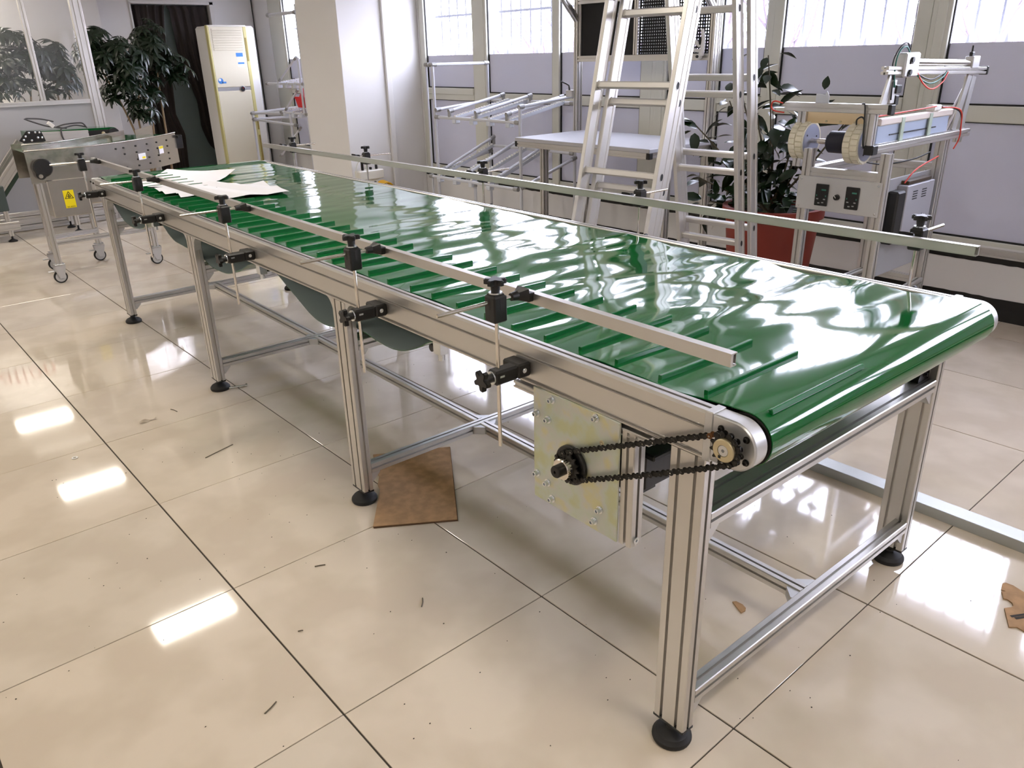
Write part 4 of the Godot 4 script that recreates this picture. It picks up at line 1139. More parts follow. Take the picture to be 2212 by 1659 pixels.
func build_racks() -> void:
	var t := thing("flow_rack", "grey lean-pipe flow rack with two sloping shelves between the pillar and the bench", "rack", Vector3(4.25, 0, -5.27))
	var W := 1.32; var D := 0.72
	for q in [[0.0, 0.0, 1.70], [D, 0.0, 1.70], [0.0, W, 1.335], [D, W, 1.40]]: pipe("post", Vector3(q[0], 0.02, q[1]), Vector3(q[0], q[2], q[1]), t, 0.0155, false)
	pipe("post", Vector3(0.0, 0.02, 0.62), Vector3(0.0, 0.60, 0.62), t)
	pipe("top_pipe", Vector3(0, 1.70, 0), Vector3(0, 1.70, -0.11), t); pipe("post", Vector3(0.0, 0.02, -0.11), Vector3(0.0, 1.70, -0.11), t, 0.011, false)
	pipe("top_pipe", Vector3(0, 1.70, 0), Vector3(D, 1.70, 0), t)
	pipe("side_pipe", Vector3(0, 1.335, W), Vector3(D, 1.40, W), t); pipe("side_pipe", Vector3(0, 1.27, 0.03), Vector3(D, 1.33, 0.03), t)
	pipe("side_pipe", Vector3(0, 0.61, W), Vector3(D, 0.82, W), t); pipe("side_pipe", Vector3(0, 0.66, 0.02), Vector3(D, 0.80, 0.02), t)
	pipe("cross_pipe", Vector3(0, 1.20, 0.02), Vector3(0, 1.20, W - 0.02), t); pipe("cross_pipe", Vector3(D, 1.33, 0.02), Vector3(D, 1.33, W - 0.02), t)
	pipe("cross_pipe", Vector3(-0.03, 0.60, -0.10), Vector3(-0.03, 0.60, W - 0.02), t); pipe("cross_pipe", Vector3(D, 0.86, 0.02), Vector3(D, 0.86, W - 0.02), t)
	for z in [0.34, 0.62, 0.88, 1.16]:
		roller_track(Vector3(-0.01, 1.205, z), Vector3(D, 1.335, z), t); roller_track(Vector3(-0.04, 0.605, z - 0.28), Vector3(D, 0.865, z - 0.28), t)
	for z in [0.25, 0.68, 1.14]:
		pipe("guide_pipe", Vector3(0.0, 1.265, z), Vector3(D, 1.39, z), t); pipe("guide_pipe", Vector3(0.0, 0.67, z - 0.18), Vector3(D, 0.95, z - 0.18), t)
		for q in [[0.0, 1.21, 1.265, z], [D, 1.33, 1.39, z], [0.0, 0.60, 0.67, z - 0.18], [D, 0.86, 0.95, z - 0.18]]:
			var j := MB.new(); j.cyl(Vector3(q[0], q[1], q[3]), Vector3(q[0], q[2], q[3]), 0.019, 0.019, 10); obj("pipe_joint", j, mats["joint"], t)
	pipe("base_pipe", Vector3(0, 0.14, -0.1), Vector3(0, 0.14, W), t); pipe("base_pipe", Vector3(D, 0.14, 0), Vector3(D, 0.14, W), t); pipe("base_pipe", Vector3(0, 0.14, 0), Vector3(D, 0.14, 0), t); pipe("base_pipe", Vector3(0, 0.14, W), Vector3(D, 0.14, W), t)
	# its twin on the far side of the pillar
	var s := thing("flow_rack", "grey lean-pipe flow rack holding a red bin in the corner left of the pillar", "rack", Vector3(4.2, 0, -9.62))
	W = 1.65
	for q in [[0.0, 1.15, 1.12], [0.0, W, 2.4], [D, 0.3, 2.4], [D, W, 2.4]]: pipe("post", Vector3(q[0], 0.02, q[1]), Vector3(q[0], q[2], q[1]), s, 0.0155, false)
	pipe("cross_pipe", Vector3(0, 1.485, 0.58), Vector3(0, 1.49, W), s); pipe("cross_pipe", Vector3(0, 1.13, 0.9), Vector3(0, 1.13, W), s)
	pipe("cross_pipe", Vector3(0, 2.31, 0.88), Vector3(0, 2.31, W), s, 0.02); pipe("cross_pipe", Vector3(D, 2.02, 0.3), Vector3(D, 2.02, W), s)
	pipe("side_pipe", Vector3(0, 1.08, -0.05), Vector3(D, 1.16, 0.4), s, 0.02); pipe("side_pipe", Vector3(0, 1.0, -0.02), Vector3(D, 1.02, 0.4), s, 0.02)
	pipe("cross_pipe", Vector3(0, 1.08, -0.05), Vector3(0, 1.12, 0.95), s); pipe("cross_pipe", Vector3(0, 1.0, -0.02), Vector3(0, 0.98, 1.3), s)
	pipe("post", Vector3(0, 0.02, -0.03), Vector3(0, 1.08, -0.03), s, 0.0155, false)
	pipe("brace", Vector3(0, 1.80, W - 0.15), Vector3(0, 1.53, 0.98), s, 0.013); pipe("brace", Vector3(0, 1.42, W - 0.2), Vector3(0, 1.17, 1.05), s, 0.013)
	pipe("brace", Vector3(0, 0.95, 1.4), Vector3(0, 0.55, 0.72), s, 0.013); pipe("post", Vector3(0.0, 1.13, W - 0.09), Vector3(0.0, 1.80, W - 0.09), s, 0.0155, false)
	for z in [0.95, 1.2, 1.42]:
		roller_track(Vector3(-0.02, 1.49, z), Vector3(D, 1.58, z), s); roller_track(Vector3(-0.02, 1.135, z + 0.08), Vector3(D, 1.24, z + 0.08), s)
	var bn := thing("red_bin", "red plastic parts bin on the left rack, half hidden by the pillar", "bin", Vector3(4.42, 1.20, -8.17))
	var m := MB.new()
	m.extrude(PackedVector2Array([Vector2(-0.17, 0.0), Vector2(0.17, 0.0), Vector2(0.20, 0.23), Vector2(-0.08, 0.23), Vector2(-0.14, 0.13), Vector2(-0.20, 0.12)]), Vector3(0, 0, -0.14), Vector3.RIGHT, Vector3.UP, Vector3(0, 0, 0.30))
	obj("shell", m, mats["red"], bn)
	m = MB.new(); m.bbox(Vector3(-0.205, 0.105, -0.145), Vector3(-0.195, 0.135, 0.165), 0.003); obj("lip", m, mats["red"], bn)

# ---------- bag machine by the windows
func build_packing_machine() -> void:
	var x0 := 3.4
	var t := thing("packing_machine", "open aluminium machine with two white toothed wheels and a control panel by the windows", "machine", Vector3(x0, 0, 0))
	# frame
	for q in [[0.0225, -0.617], [0.0225, -0.19]]:
		bar("leg", Vector3(q[0], 0.06, q[1]), Vector3(q[0], 1.27, q[1]), Vector3.RIGHT, 0.05, 0.05, t)
	for q in [[0.98, -0.30], [0.98, -0.66]]:
		bar("leg", Vector3(q[0], 0.06, q[1]), Vector3(q[0], 1.29, q[1]), Vector3.RIGHT, 0.055, 0.07, t)
	for q in [[0.0225, -0.617], [0.0225, -0.19], [0.98, -0.30], [0.98, -0.66]]:
		var f := MB.new(); f.lathe([Vector2(0, 0), Vector2(0.035, 0), Vector2(0.035, 0.015), Vector2(0.012, 0.03), Vector2(0.012, 0.062)], Vector3(q[0], 0, q[1]), Vector3.UP, 14); obj("foot", f, mats["black"], t)
	bar("upright", Vector3(0.10, 1.16, -0.72), Vector3(0.10, 1.46, -0.72), Vector3.RIGHT, 0.05, 0.06, t)
	bar("upright", Vector3(0.02, 1.30, -0.30), Vector3(0.02, 1.46, -0.30), Vector3.RIGHT, 0.05, 0.045, t)
	bar("top_beam", Vector3(0.0225, 1.483, -0.79), Vector3(0.0225, 1.483, -0.215), Vector3.UP, 0.045, 0.046, t)
	var b := MB.new(); b.bbox(Vector3(-0.001, 1.459, -0.215), Vector3(0.046, 1.507, -0.197), 0.003); obj("end_cap", b, mats["black"], t)
	bar("cross_bar", Vector3(0.0225, 1.15, -0.59), Vector3(0.0225, 1.15, -0.215), Vector3.UP, 0.045, 0.045, t)
	bar("side_beam", Vector3(0.045, 1.15, -0.617), Vector3(0.955, 1.15, -0.617), Vector3.UP, 0.045, 0.045, t)
	bar("side_beam", Vector3(0.045, 0.40, -0.19), Vector3(0.955, 0.40, -0.28), Vector3.UP, 0.045, 0.045, t); bar("side_beam", Vector3(0.045, 0.40, -0.617), Vector3(0.955, 0.40, -0.64), Vector3.UP, 0.045, 0.045, t)
	bar("back_beam", Vector3(0.98, 0.40, -0.63), Vector3(0.98, 0.40, -0.33), Vector3.UP, 0.045, 0.045, t); bar("back_beam", Vector3(0.98, 1.10, -0.63), Vector3(0.98, 1.10, -0.33), Vector3.UP, 0.045, 0.045, t)
	# arm towards the windows with its acrylic guide
	bar("arm_beam", Vector3(0.05, 1.282, -0.28), Vector3(1.25, 1.282, -0.28), Vector3.UP, 0.045, 0.042, t)
	b = MB.new(); b.bbox(Vector3(-0.008, 1.258, -0.306), Vector3(0.05, 1.306, -0.255), 0.004); obj("end_cap", b, mats["black"], t)
	b = MB.new(); b.bbox(Vector3(0.09, 1.305, -0.30), Vector3(0.98, 1.395, -0.292), 0.002); obj("guide_plate", b, mat("acrylic", Color(0.70, 0.75, 0.84), 0.25), t)
	b = MB.new(); b.bbox(Vector3(0.09, 1.395, -0.315), Vector3(1.0, 1.432, -0.28), 0.006); obj("guide_cover", b, mat("warm_white", Color(0.87, 0.83, 0.80), 0.5), t)
	b = MB.new(); b.bbox(Vector3(0.70, 1.432, -0.32), Vector3(0.80, 1.465, -0.27), 0.006); obj("sensor_box", b, mats["white_paint"], t)
	for x in [0.33, 0.68]:
		b = MB.new(); b.bbox(Vector3(x, 1.30, -0.286), Vector3(x + 0.04, 1.425, -0.277), 0.002); obj("guide_post", b, mat("pale_green", Color(0.68, 0.74, 0.68), 0.4), t)
	b = MB.new(); b.bbox(Vector3(0.22, 1.340, -0.289), Vector3(0.80, 1.346, -0.284), 0.001); obj("slot", b, mats["dark_hole"], t)
	# cross tower: beam, piston and carriage
	bar("tower_beam", Vector3(0.085, 1.664, -0.30), Vector3(1.39, 1.628, -0.30), Vector3.UP, 0.04, 0.04, t)
	b = MB.new(); b.bbox(Vector3(1.385, 1.604, -0.322), Vector3(1.41, 1.652, -0.277), 0.003); obj("end_cap", b, mats["black"], t)
	b = MB.new(); b.cyl(Vector3(0.40, 1.697, -0.30), Vector3(1.15, 1.676, -0.30), 0.0175, 0.0175, 16); obj("piston_tube", b, mats["chrome"], t)
	b = MB.new(); b.bbox(Vector3(1.14, 1.645, -0.325), Vector3(1.24, 1.712, -0.275), 0.004); var pe := obj("piston_end", b, mats["alu_cast"], t)
	b = MB.new(); b.bbox(Vector3(1.15, 1.71, -0.31), Vector3(1.185, 1.735, -0.29), 0.003); b.cyl(Vector3(1.165, 1.735, -0.30), Vector3(1.165, 1.77, -0.30), 0.006, 0.006, 8); obj("air_fitting", b, mats["black"], pe)
	b = MB.new(); b.bbox(Vector3(0.235, 1.625, -0.335), Vector3(0.40, 1.745, -0.265), 0.008); var ca := obj("carriage", b, mats["alu_cast"], t)
	for q in [[0.30, 1.71], [0.29, 1.65]]:
		b = MB.new(); b.cyl(Vector3(q[0], q[1], -0.267), Vector3(q[0], q[1], -0.255), 0.014, 0.014, 10); b.bbox(Vector3(q[0] - 0.02, q[1] - 0.02, -0.266), Vector3(q[0] + 0.008, q[1] + 0.004, -0.258), 0.002); obj("carriage_knob", b, mats["black"], ca)
	for q in [[1.19, 1.61, 1.09, 1.30], [1.255, 1.60, 1.20, 1.29], [0.17, 1.63, 0.10, 1.45]]:
		b = MB.new(); var aa := Vector3(q[0], q[1], -0.30); var bb := Vector3(q[2], q[3], -0.30); var d := bb - aa
		b.extrude(PackedVector2Array([Vector2(-0.03, -0.006), Vector2(0.03, -0.006), Vector2(0.03, 0.006), Vector2(-0.03, 0.006)]), aa, d.cross(Vector3.BACK).normalized(), Vector3.BACK, d); obj("tower_plate", b, mats["alu_cast"], t)
	bar("tower_post", Vector3(1.245, 1.60, -0.32), Vector3(1.245, 1.22, -0.32), Vector3.RIGHT, 0.04, 0.04, t)
	bar("tower_brace", Vector3(1.225, 1.52, -0.32), Vector3(1.01, 1.29, -0.32), Vector3.BACK, 0.035, 0.035, t)
	b = MB.new()
	b.bbox(Vector3(0.20, 1.55, -0.315), Vector3(0.26, 1.59, -0.275), 0.004); b.bbox(Vector3(0.215, 1.49, -0.31), Vector3(0.255, 1.54, -0.28), 0.004); b.bbox(Vector3(0.22, 1.44, -0.305), Vector3(0.24, 1.50, -0.285), 0.003); obj("nozzle_block", b, mats["black"], t)
	b = MB.new(); b.bbox(Vector3(0.165, 1.50, -0.31), Vector3(0.215, 1.62, -0.285), 0.004); obj("nozzle_slide", b, mats["alu_cast"], t)
	# cream board behind the wheels
	b = MB.new(); b.bbox(Vector3(0.09, 1.395, -0.70), Vector3(0.10, 1.46, -0.32), 0.002); obj("cream_board", b, mat("cream_board", Color(0.90, 0.80, 0.62), 0.5), t)
	for z in [-0.58, -0.50, -0.42]:
		b = MB.new(); b.cyl(Vector3(0.0895, 1.408, z), Vector3(0.086, 1.408, z), 0.006, 0.006, 10); obj("screw", b, mats["brass"], t)
	# two white toothed wheels with grey discs
	for k in 2:
		var z: float = [-0.752, -0.435][k]; var w := 0.085
		var wh := node("toothed_wheel", t); wh.position = Vector3(0.112, 1.30, z)
		b = MB.new(); b.lathe([Vector2(0.088, 0.0), Vector2(0.1, 0.0), Vector2(0.1, w), Vector2(0.088, w)], Vector3.ZERO, Vector3.BACK, 40); obj("rim", b, mats["ivory"], wh)
		b = MB.new()
		for i in 22:
			var a := TAU * i / 22.0
			for j in 2:
				var bs := Basis(Vector3.BACK, a + j * PI / 22.0)
				b.bobox(Transform3D(bs, bs * Vector3(0.1015, 0, 0) + Vector3(0, 0, w * (0.25 + 0.5 * j))), Vector3(0.0035, 0.0125, w * 0.22), 0.0015)
		obj("belt_segments", b, mats["ivory"], wh).set_meta("kind", "stuff")
		b = MB.new(); b.lathe([Vector2(0.012, 0), Vector2(0.09, 0), Vector2(0.09, 0.004), Vector2(0.012, 0.004)], Vector3(0, 0, w - 0.004), Vector3.BACK, 40); obj("disc", b, mat("disc_grey", Color(0.60, 0.62, 0.70), 0.35, 0.3), wh)
		b = MB.new()
		for q in [[0.05, 0.02], [-0.02, -0.055], [-0.05, 0.03]]: b.cyl(Vector3(q[0], q[1], w), Vector3(q[0], q[1], w + 0.002), 0.005, 0.005, 8)
		obj("disc_holes", b, mats["dark_hole"], wh)
	b = MB.new(); b.cyl(Vector3(0.112, 1.30, -0.80), Vector3(0.112, 1.30, -0.30), 0.014, 0.014, 14); obj("axle", b, mats["chrome"], t)
	b = MB.new(); b.lathe([Vector2(0, 0), Vector2(0.05, 0), Vector2(0.058, 0.01), Vector2(0.058, 0.10), Vector2(0.05, 0.11), Vector2(0, 0.11)], Vector3(0.115, 1.30, -0.56), Vector3.BACK, 24); obj("drum_motor", b, mat("navy", Color(0.075, 0.085, 0.15), 0.5), t)
	# control panel
	var pn := node("control_panel", t)
	b = MB.new(); b.bbox(Vector3(-0.012, 0.948, -0.648), Vector3(-0.001, 1.127, -0.178), 0.002); obj("panel_plate", b, mats["alu_cast"], pn)
	for k in 2:
		var z: float = [-0.498, -0.325][k]
		b = MB.new(); b.bbox(Vector3(-0.02, 0.975, z - 0.037), Vector3(-0.011, 1.092, z + 0.037), 0.003); obj("display", b, mats["black"], pn)
		b = MB.new()
		for q in [[0.012, 1.062, 0.026], [-0.026, 1.03, 0.006], [0.026, 1.03, 0.006]]: b.box(Vector3(-0.0206, q[1] - 0.004, z + q[0] - q[2] * 0.5), Vector3(-0.02, q[1] + 0.004, z + q[0] + q[2] * 0.5))
		obj("display_digits", b, mat("led_green", Color(0.20, 0.45, 0.38), 0.4), pn)
		b = MB.new()
		for q in [[-0.02, 1.012], [0.02, 1.012], [-0.01, 0.99], [0.012, 0.994]]: b.box(Vector3(-0.0206, q[1] - 0.003, z + q[0] - 0.006), Vector3(-0.02, q[1] + 0.003, z + q[0] + 0.006))
		obj("display_buttons", b, mats["joint"], pn)
	b = MB.new(); b.lathe([Vector2(0.016, 0), Vector2(0.014, 0.016), Vector2(0, 0.017)], Vector3(-0.012, 1.03, -0.41), Vector3.LEFT, 18); var kn := obj("dial_knob", b, mats["black"], pn)
	b = MB.new(); b.bobox(Transform3D(Basis(Vector3.RIGHT, 0.9), Vector3(-0.0295, 1.034, -0.415)), Vector3(0.0012, 0.0015, 0.009), 0.0005); obj("pointer", b, mats["white_paint"], kn)
	for q in [[1.11, -0.63], [1.11, -0.195], [0.965, -0.63], [0.965, -0.195]]:
		b = MB.new(); hexbolt(b, Vector3(-0.012, q[0], q[1]), Vector3.LEFT, 0.004, 0.004); obj("screw", b, mats["zinc"], pn)
	# back board with the power supply
	b = MB.new(); b.bbox(Vector3(0.30, 0.52, -0.335), Vector3(0.985, 1.085, -0.325), 0.002); var bb2 := obj("mounting_board", b, mat("board_grey", Color(0.62, 0.62, 0.63), 0.5), t)
	b = MB.new(); b.bbox(Vector3(0.52, 0.70, -0.326), Vector3(0.88, 1.04, -0.265), 0.004); var ps := obj("power_supply", b, mat("psu_grey", Color(0.68, 0.68, 0.71), 0.45, 0.3), bb2)
	b = MB.new(); b.bbox(Vector3(0.56, 1.04, -0.326), Vector3(0.86, 1.062, -0.28), 0.003); obj("terminal_strip", b, mat("terminal", Color(0.25, 0.19, 0.10), 0.6), bb2)
	b = MB.new()
	for i in 14:
		var a0 := TAU * (i / 2) / 7.0; var rr: float = [0.05, 0.034][i % 2]
		var bs := Basis(Vector3.BACK, a0 + 0.2 * (i % 2))
		b.bobox(Transform3D(bs, Vector3(0.77, 0.80, -0.2645) + bs * Vector3(rr, 0, 0)), Vector3(0.0045, rr * 0.30, 0.0008), 0.0003)
	for k in 2:
		for i in 4: b.box(Vector3(0.60 + k * 0.12, 0.955 + i * 0.014, -0.2655), Vector3(0.66 + k * 0.12, 0.961 + i * 0.014, -0.264))
	obj("vent_slots", b, mats["dark_hole"], bb2)
	b = MB.new(); b.box(Vector3(0.60, 0.745, -0.2655), Vector3(0.65, 0.76, -0.2645)); obj("sticker", b, mats["sign_yellow"], bb2)
	b = MB.new(); b.bbox(Vector3(0.40, 0.72, -0.326), Vector3(0.50, 1.02, -0.26), 0.01); obj("controller", b, mats["black"], bb2)
	# loose wires
	var ws := [["wire_red", [[0.42, 1.645, -0.28], [0.50, 1.585, -0.27], [0.62, 1.555, -0.27], [0.74, 1.585, -0.27], [0.82, 1.635, -0.28]]], ["wire_green", [[0.40, 1.645, -0.28], [0.50, 1.60, -0.275], [0.62, 1.585, -0.275], [0.74, 1.61, -0.275], [0.80, 1.64, -0.28]]], ["wire_dark", [[0.41, 1.645, -0.285], [0.52, 1.615, -0.28], [0.64, 1.605, -0.28], [0.80, 1.635, -0.285]]],
		["wire_dark", [[0.36, 1.74, -0.31], [0.30, 1.79, -0.30], [0.22, 1.77, -0.30], [0.165, 1.70, -0.30], [0.17, 1.62, -0.29], [0.16, 1.52, -0.28]]], ["wire_green", [[0.34, 1.745, -0.30], [0.27, 1.775, -0.295], [0.20, 1.74, -0.295], [0.175, 1.66, -0.29], [0.18, 1.58, -0.28]]],
		["wire_red", [[0.80, 1.45, -0.27], [0.95, 1.44, -0.26], [1.04, 1.41, -0.25], [1.07, 1.34, -0.25], [1.08, 1.26, -0.25], [1.05, 1.20, -0.26]]], ["wire_dark", [[0.80, 1.455, -0.28], [0.98, 1.43, -0.26], [1.08, 1.38, -0.26], [1.10, 1.30, -0.26]]], ["wire_red", [[0.0, 1.50, -0.80], [-0.02, 1.51, -0.84], [0.0, 1.49, -0.87], [0.01, 1.46, -0.86], [0.02, 1.45, -0.80]]],
		["wire_dark", [[0.02, 1.507, -0.36], [-0.01, 1.50, -0.33], [-0.012, 1.42, -0.32], [-0.01, 1.33, -0.315], [0.0, 1.29, -0.31]]], ["wire_dark", [[0.07, 1.40, -0.40], [0.03, 1.43, -0.38], [0.01, 1.44, -0.34], [0.02, 1.39, -0.32]]], ["wire_dark", [[0.30, 1.20, -0.50], [0.5, 1.15, -0.45], [0.7, 1.16, -0.36], [0.9, 1.19, -0.33]]], ["wire_red", [[0.5, 1.06, -0.28], [0.58, 1.12, -0.27], [0.72, 1.15, -0.27], [0.9, 1.17, -0.28]]],
		["wire_red", [[0.05, 1.445, -0.29], [0.25, 1.45, -0.28], [0.55, 1.455, -0.275], [0.72, 1.46, -0.27]]]]
	for w in ws:
		var cv := Curve3D.new()
		for i in w[1].size():
			var q: Array = w[1][i]
			var pr: Array = w[1][maxi(i - 1, 0)]; var nx: Array = w[1][mini(i + 1, w[1].size() - 1)]
			var tg := (Vector3(nx[0], nx[1], nx[2]) - Vector3(pr[0], pr[1], pr[2])) / 5.0
			cv.add_point(Vector3(q[0], q[1], q[2]), -tg, tg)
		b = MB.new(); b.tube(Array(cv.tessellate(4, 4)), 0.0042, 6); obj("wire", b, mats[w[0]], t)
	b = MB.new()
	b.extrude(PackedVector2Array([Vector2(0, 0), Vector2(0.075, 0), Vector2(0.075, 0.035), Vector2(0.06, 0.06), Vector2(0.05, 0.042), Vector2(0, 0.045)]), Vector3(0.02, 1.506, -0.62), Vector3.BACK, Vector3.UP, Vector3(0.004, 0, 0)); obj("tag", b, mats["track"], t)

# ---------- curved transfer conveyor beyond the long belt
func offset_line(p: Array, d: float) -> Array:
	var out := []
	for i in p.size():
		var a: Vector3 = p[maxi(i - 1, 0)]; var b: Vector3 = p[mini(i + 1, p.size() - 1)]
		var t := (b - a).normalized(); out.append(p[i] + Vector3(t.z, 0, -t.x) * d)
	return out

func fine(p: Array, step := 0.05) -> Array:
	var c := Curve3D.new()
	for i in p.size():
		var a: Vector3 = p[maxi(i - 1, 0)]; var b: Vector3 = p[mini(i + 1, p.size() - 1)]
		var t := (b - a) / 6.0
		c.add_point(p[i], -t, t)
	var out := []; var L2 := c.get_baked_length(); var n := int(L2 / step)
	for i in n + 1: out.append(c.sample_baked(L2 * i / n, true))
	return out

func wall_strip(m: MB, line: Array, y0: Array, y1: Array, th: float) -> void:      # an upright sheet along a line, with thickness
	var f := []; var g := []
	var o := offset_line(line, th)
	for i in line.size():
		var t := float(i) / (line.size() - 1)
		var lo := lerpf(y0[0], y0[1], t); var hi := lerpf(y1[0], y1[1], t)
		f.append([Vector3(line[i].x, lo, line[i].z), Vector3(line[i].x, hi, line[i].z)])
		g.append([Vector3(o[i].x, lo, o[i].z), Vector3(o[i].x, hi, o[i].z)])
	m.grid(f, true); m.grid(g)
	for i in line.size() - 1:
		m.quad(f[i][1], f[i + 1][1], g[i + 1][1], g[i][1], Vector3.UP); m.quad(f[i][0], f[i + 1][0], g[i + 1][0], g[i][0], Vector3.DOWN)
	for i in [0, line.size() - 1]: m.quad(f[i][0], f[i][1], g[i][1], g[i][0])

func build_curve_conveyor() -> void:
	var t := thing("curve_conveyor", "stainless steel curved transfer conveyor on a castered frame beyond the long belt", "conveyor", Vector3.ZERO)
	var line := fine([Vector3(0.61, 0, -6.06), Vector3(0.86, 0, -6.06), Vector3(1.12, 0, -6.07), Vector3(1.48, 0, -6.25), Vector3(1.80, 0, -6.48), Vector3(2.10, 0, -6.78)])
	var m := MB.new(); wall_strip(m, line, [0.862, 0.84], [1.128, 1.135], 0.004); var sp := obj("side_plate", m, mats["stainless"], t)
	m = MB.new(); m.tube(lift(line, 1.128), 0.006, 8); obj("plate_edge", m, mats["stainless"], sp)
	var inner := fine([Vector3(0.61, 0, -6.10), Vector3(0.83, 0, -6.13), Vector3(1.08, 0, -6.31), Vector3(1.28, 0, -6.50), Vector3(1.42, 0, -6.64)])
	m = MB.new(); wall_strip(m, inner, [1.125, 1.135], [1.175, 1.175], 0.004); m.tube(lift(inner, 1.175), 0.006, 8); obj("guard_strip", m, mats["stainless"], t)
	m = MB.new(); wall_strip(m, fine([Vector3(1.42, 0, -6.64), Vector3(1.45, 0, -6.60), Vector3(1.44, 0, -6.55)], 0.01), [1.115, 1.10], [1.165, 1.15], 0.003); obj("guard_strip", m, mats["stainless"], t)
	# green band between the walls
	var far := offset_line(line, 0.52); var rows := []
	for i in line.size():
		var row := []
		for j in 9:
			var q: Vector3 = line[i].lerp(far[i], 0.02 + 0.96 * j / 8.0); row.append(Vector3(q.x, 1.115, q.z))
		rows.append(row)
	m = MB.new(); m.grid(rows); obj("curve_belt", m, mats["belt"], t)
	m = MB.new(); wall_strip(m, far, [0.86, 0.84], [1.15, 1.16], 0.004); obj("side_plate", m, mats["stainless"], t)
	m = MB.new(); wall_strip(m, fine([Vector3(1.72, 0, -6.76), Vector3(1.84, 0, -6.88), Vector3(1.96, 0, -7.0)], 0.02), [1.10, 1.12], [1.18, 1.20], 0.003); obj("guard_strip", m, mats["stainless"], t)
	# drive box with the warning sign
	m = MB.new(); m.bbox(Vector3(0.715, 0.565, -6.30), Vector3(1.02, 0.88, -6.035), 0.006); var bx := obj("drive_box", m, mats["stainless"], t)
	m = MB.new(); m.box(Vector3(0.818, 0.635, -6.0352), Vector3(0.902, 0.785, -6.0325)); var sg := obj("warning_sign", m, mats["sign_yellow"], bx)
	m = MB.new()
	var tri := [Vector2(0.86, 0.772), Vector2(0.828, 0.716), Vector2(0.892, 0.716)]
	for i in 3:
		var a: Vector2 = tri[i]; var b: Vector2 = tri[(i + 1) % 3]; var d := (b - a)
		m.obox(Transform3D(Basis(Vector3.BACK, d.angle()), Vector3((a.x + b.x) / 2, (a.y + b.y) / 2, -6.032)), Vector3(d.length() / 2 + 0.002, 0.0024, 0.0006))
	for q in [[0.86, 0.741, 0.004, 0.011, 0.0], [0.853, 0.729, 0.003, 0.010, 0.5], [0.868, 0.730, 0.003, 0.010, -0.6]]:
		m.obox(Transform3D(Basis(Vector3.BACK, q[4]), Vector3(q[0], q[1], -6.032)), Vector3(q[2], q[3], 0.0006))
	obj("sign_symbol", m, mats["black"], sg)
	text("Ref. 40379", 0.0135, Vector3(0.86, 0.645, -6.0318), sg)
	# black knob and slotted plate
	m = MB.new(); m.lathe([Vector2(0, 0), Vector2(0.075, 0), Vector2(0.075, 0.055), Vector2(0.066, 0.066), Vector2(0, 0.066)], Vector3(0.71, 0.99, -6.06), Vector3.BACK, 24); m.lathe([Vector2(0, 0), Vector2(0.04, 0), Vector2(0.04, 0.055), Vector2(0.034, 0.062), Vector2(0, 0.062)], Vector3(0.685, 0.935, -6.06), Vector3.BACK, 20); obj("bearing_housing", m, mats["black"], sp)
	m = MB.new(); m.lathe([Vector2(0, 0), Vector2(0.017, 0), Vector2(0.017, 0.07), Vector2(0, 0.07)], Vector3(0.678, 0.925, -6.06), Vector3.BACK, 18); obj("shaft_end", m, mats["chrome"], sp)
	m = MB.new(); m.bbox(Vector3(0.78, 0.985, -6.062), Vector3(0.90, 1.015, -6.05), 0.003); for x in [0.805, 0.875]: m.cyl(Vector3(x, 1.0, -6.05), Vector3(x, 1.0, -6.042), 0.009, 0.009, 10)
	obj("slot_plate", m, mats["zinc"], sp)
	# bolts along the plate
	for f in [0.47, 0.5, 0.60, 0.69, 0.78, 0.90]:
		for y in [1.075, 1.02, 0.955, 0.90]:
			if (y == 0.955 and f < 0.6) or (f == 0.47 and y < 1.05): continue
			var i := int(f * (line.size() - 1)); var q: Vector3 = line[i]; var d: Vector3 = (line[i + 1] - line[i - 1]).normalized(); var nn := Vector3(-d.z, 0, d.x)
			m = MB.new(); m.lathe([Vector2(0.008, -0.002), Vector2(0.008, 0.006), Vector2(0, 0.008)], Vector3(q.x, y, q.z), nn, 10); obj("bolt", m, mats["steel_dark"], sp)
	for q in [[0.815, 1.0, 0.04, 0.035, 0], [0.645, 0.975, 0.05, 0.028, 1]]:
		var i := int(q[0] * (line.size() - 1)); var c: Vector3 = line[i]; var d: Vector3 = (line[i + 1] - line[i - 1]).normalized(); var nn := Vector3(-d.z, 0, d.x)
		var bs := Basis(d, Vector3.UP, nn)
		m = MB.new(); m.obox(Transform3D(bs, Vector3(c.x, q[1], c.z) + nn * 0.006), Vector3(q[2], q[3], 0.001)); var lb := obj("label_sticker", m, mats["paper"], sp)
		m = MB.new(); m.obox(Transform3D(bs, Vector3(c.x, q[1] + (0.022 if q[4] == 0 else -0.012), c.z) + nn * 0.0072 + d * (0.0 if q[4] == 0 else 0.02)), Vector3(q[2] * (0.95 if q[4] == 0 else 0.45), q[3] * 0.32, 0.0006)); obj("yellow_band", m, mats["sign_yellow"], lb)
	m = MB.new(); m.bbox(Vector3(2.09, 0.97, -6.86), Vector3(2.17, 1.10, -6.79), 0.006); m.cyl(Vector3(2.13, 1.09, -6.79), Vector3(2.13, 1.09, -6.76), 0.014, 0.014, 10); obj("end_bearing", m, mats["black"], t)
	# frame on casters
	var caster_at := [[0.66, -6.03, 0.3], [1.52, -6.12, 0.2], [0.74, -6.60, 0.5], [1.16, -6.68, 0.1]]
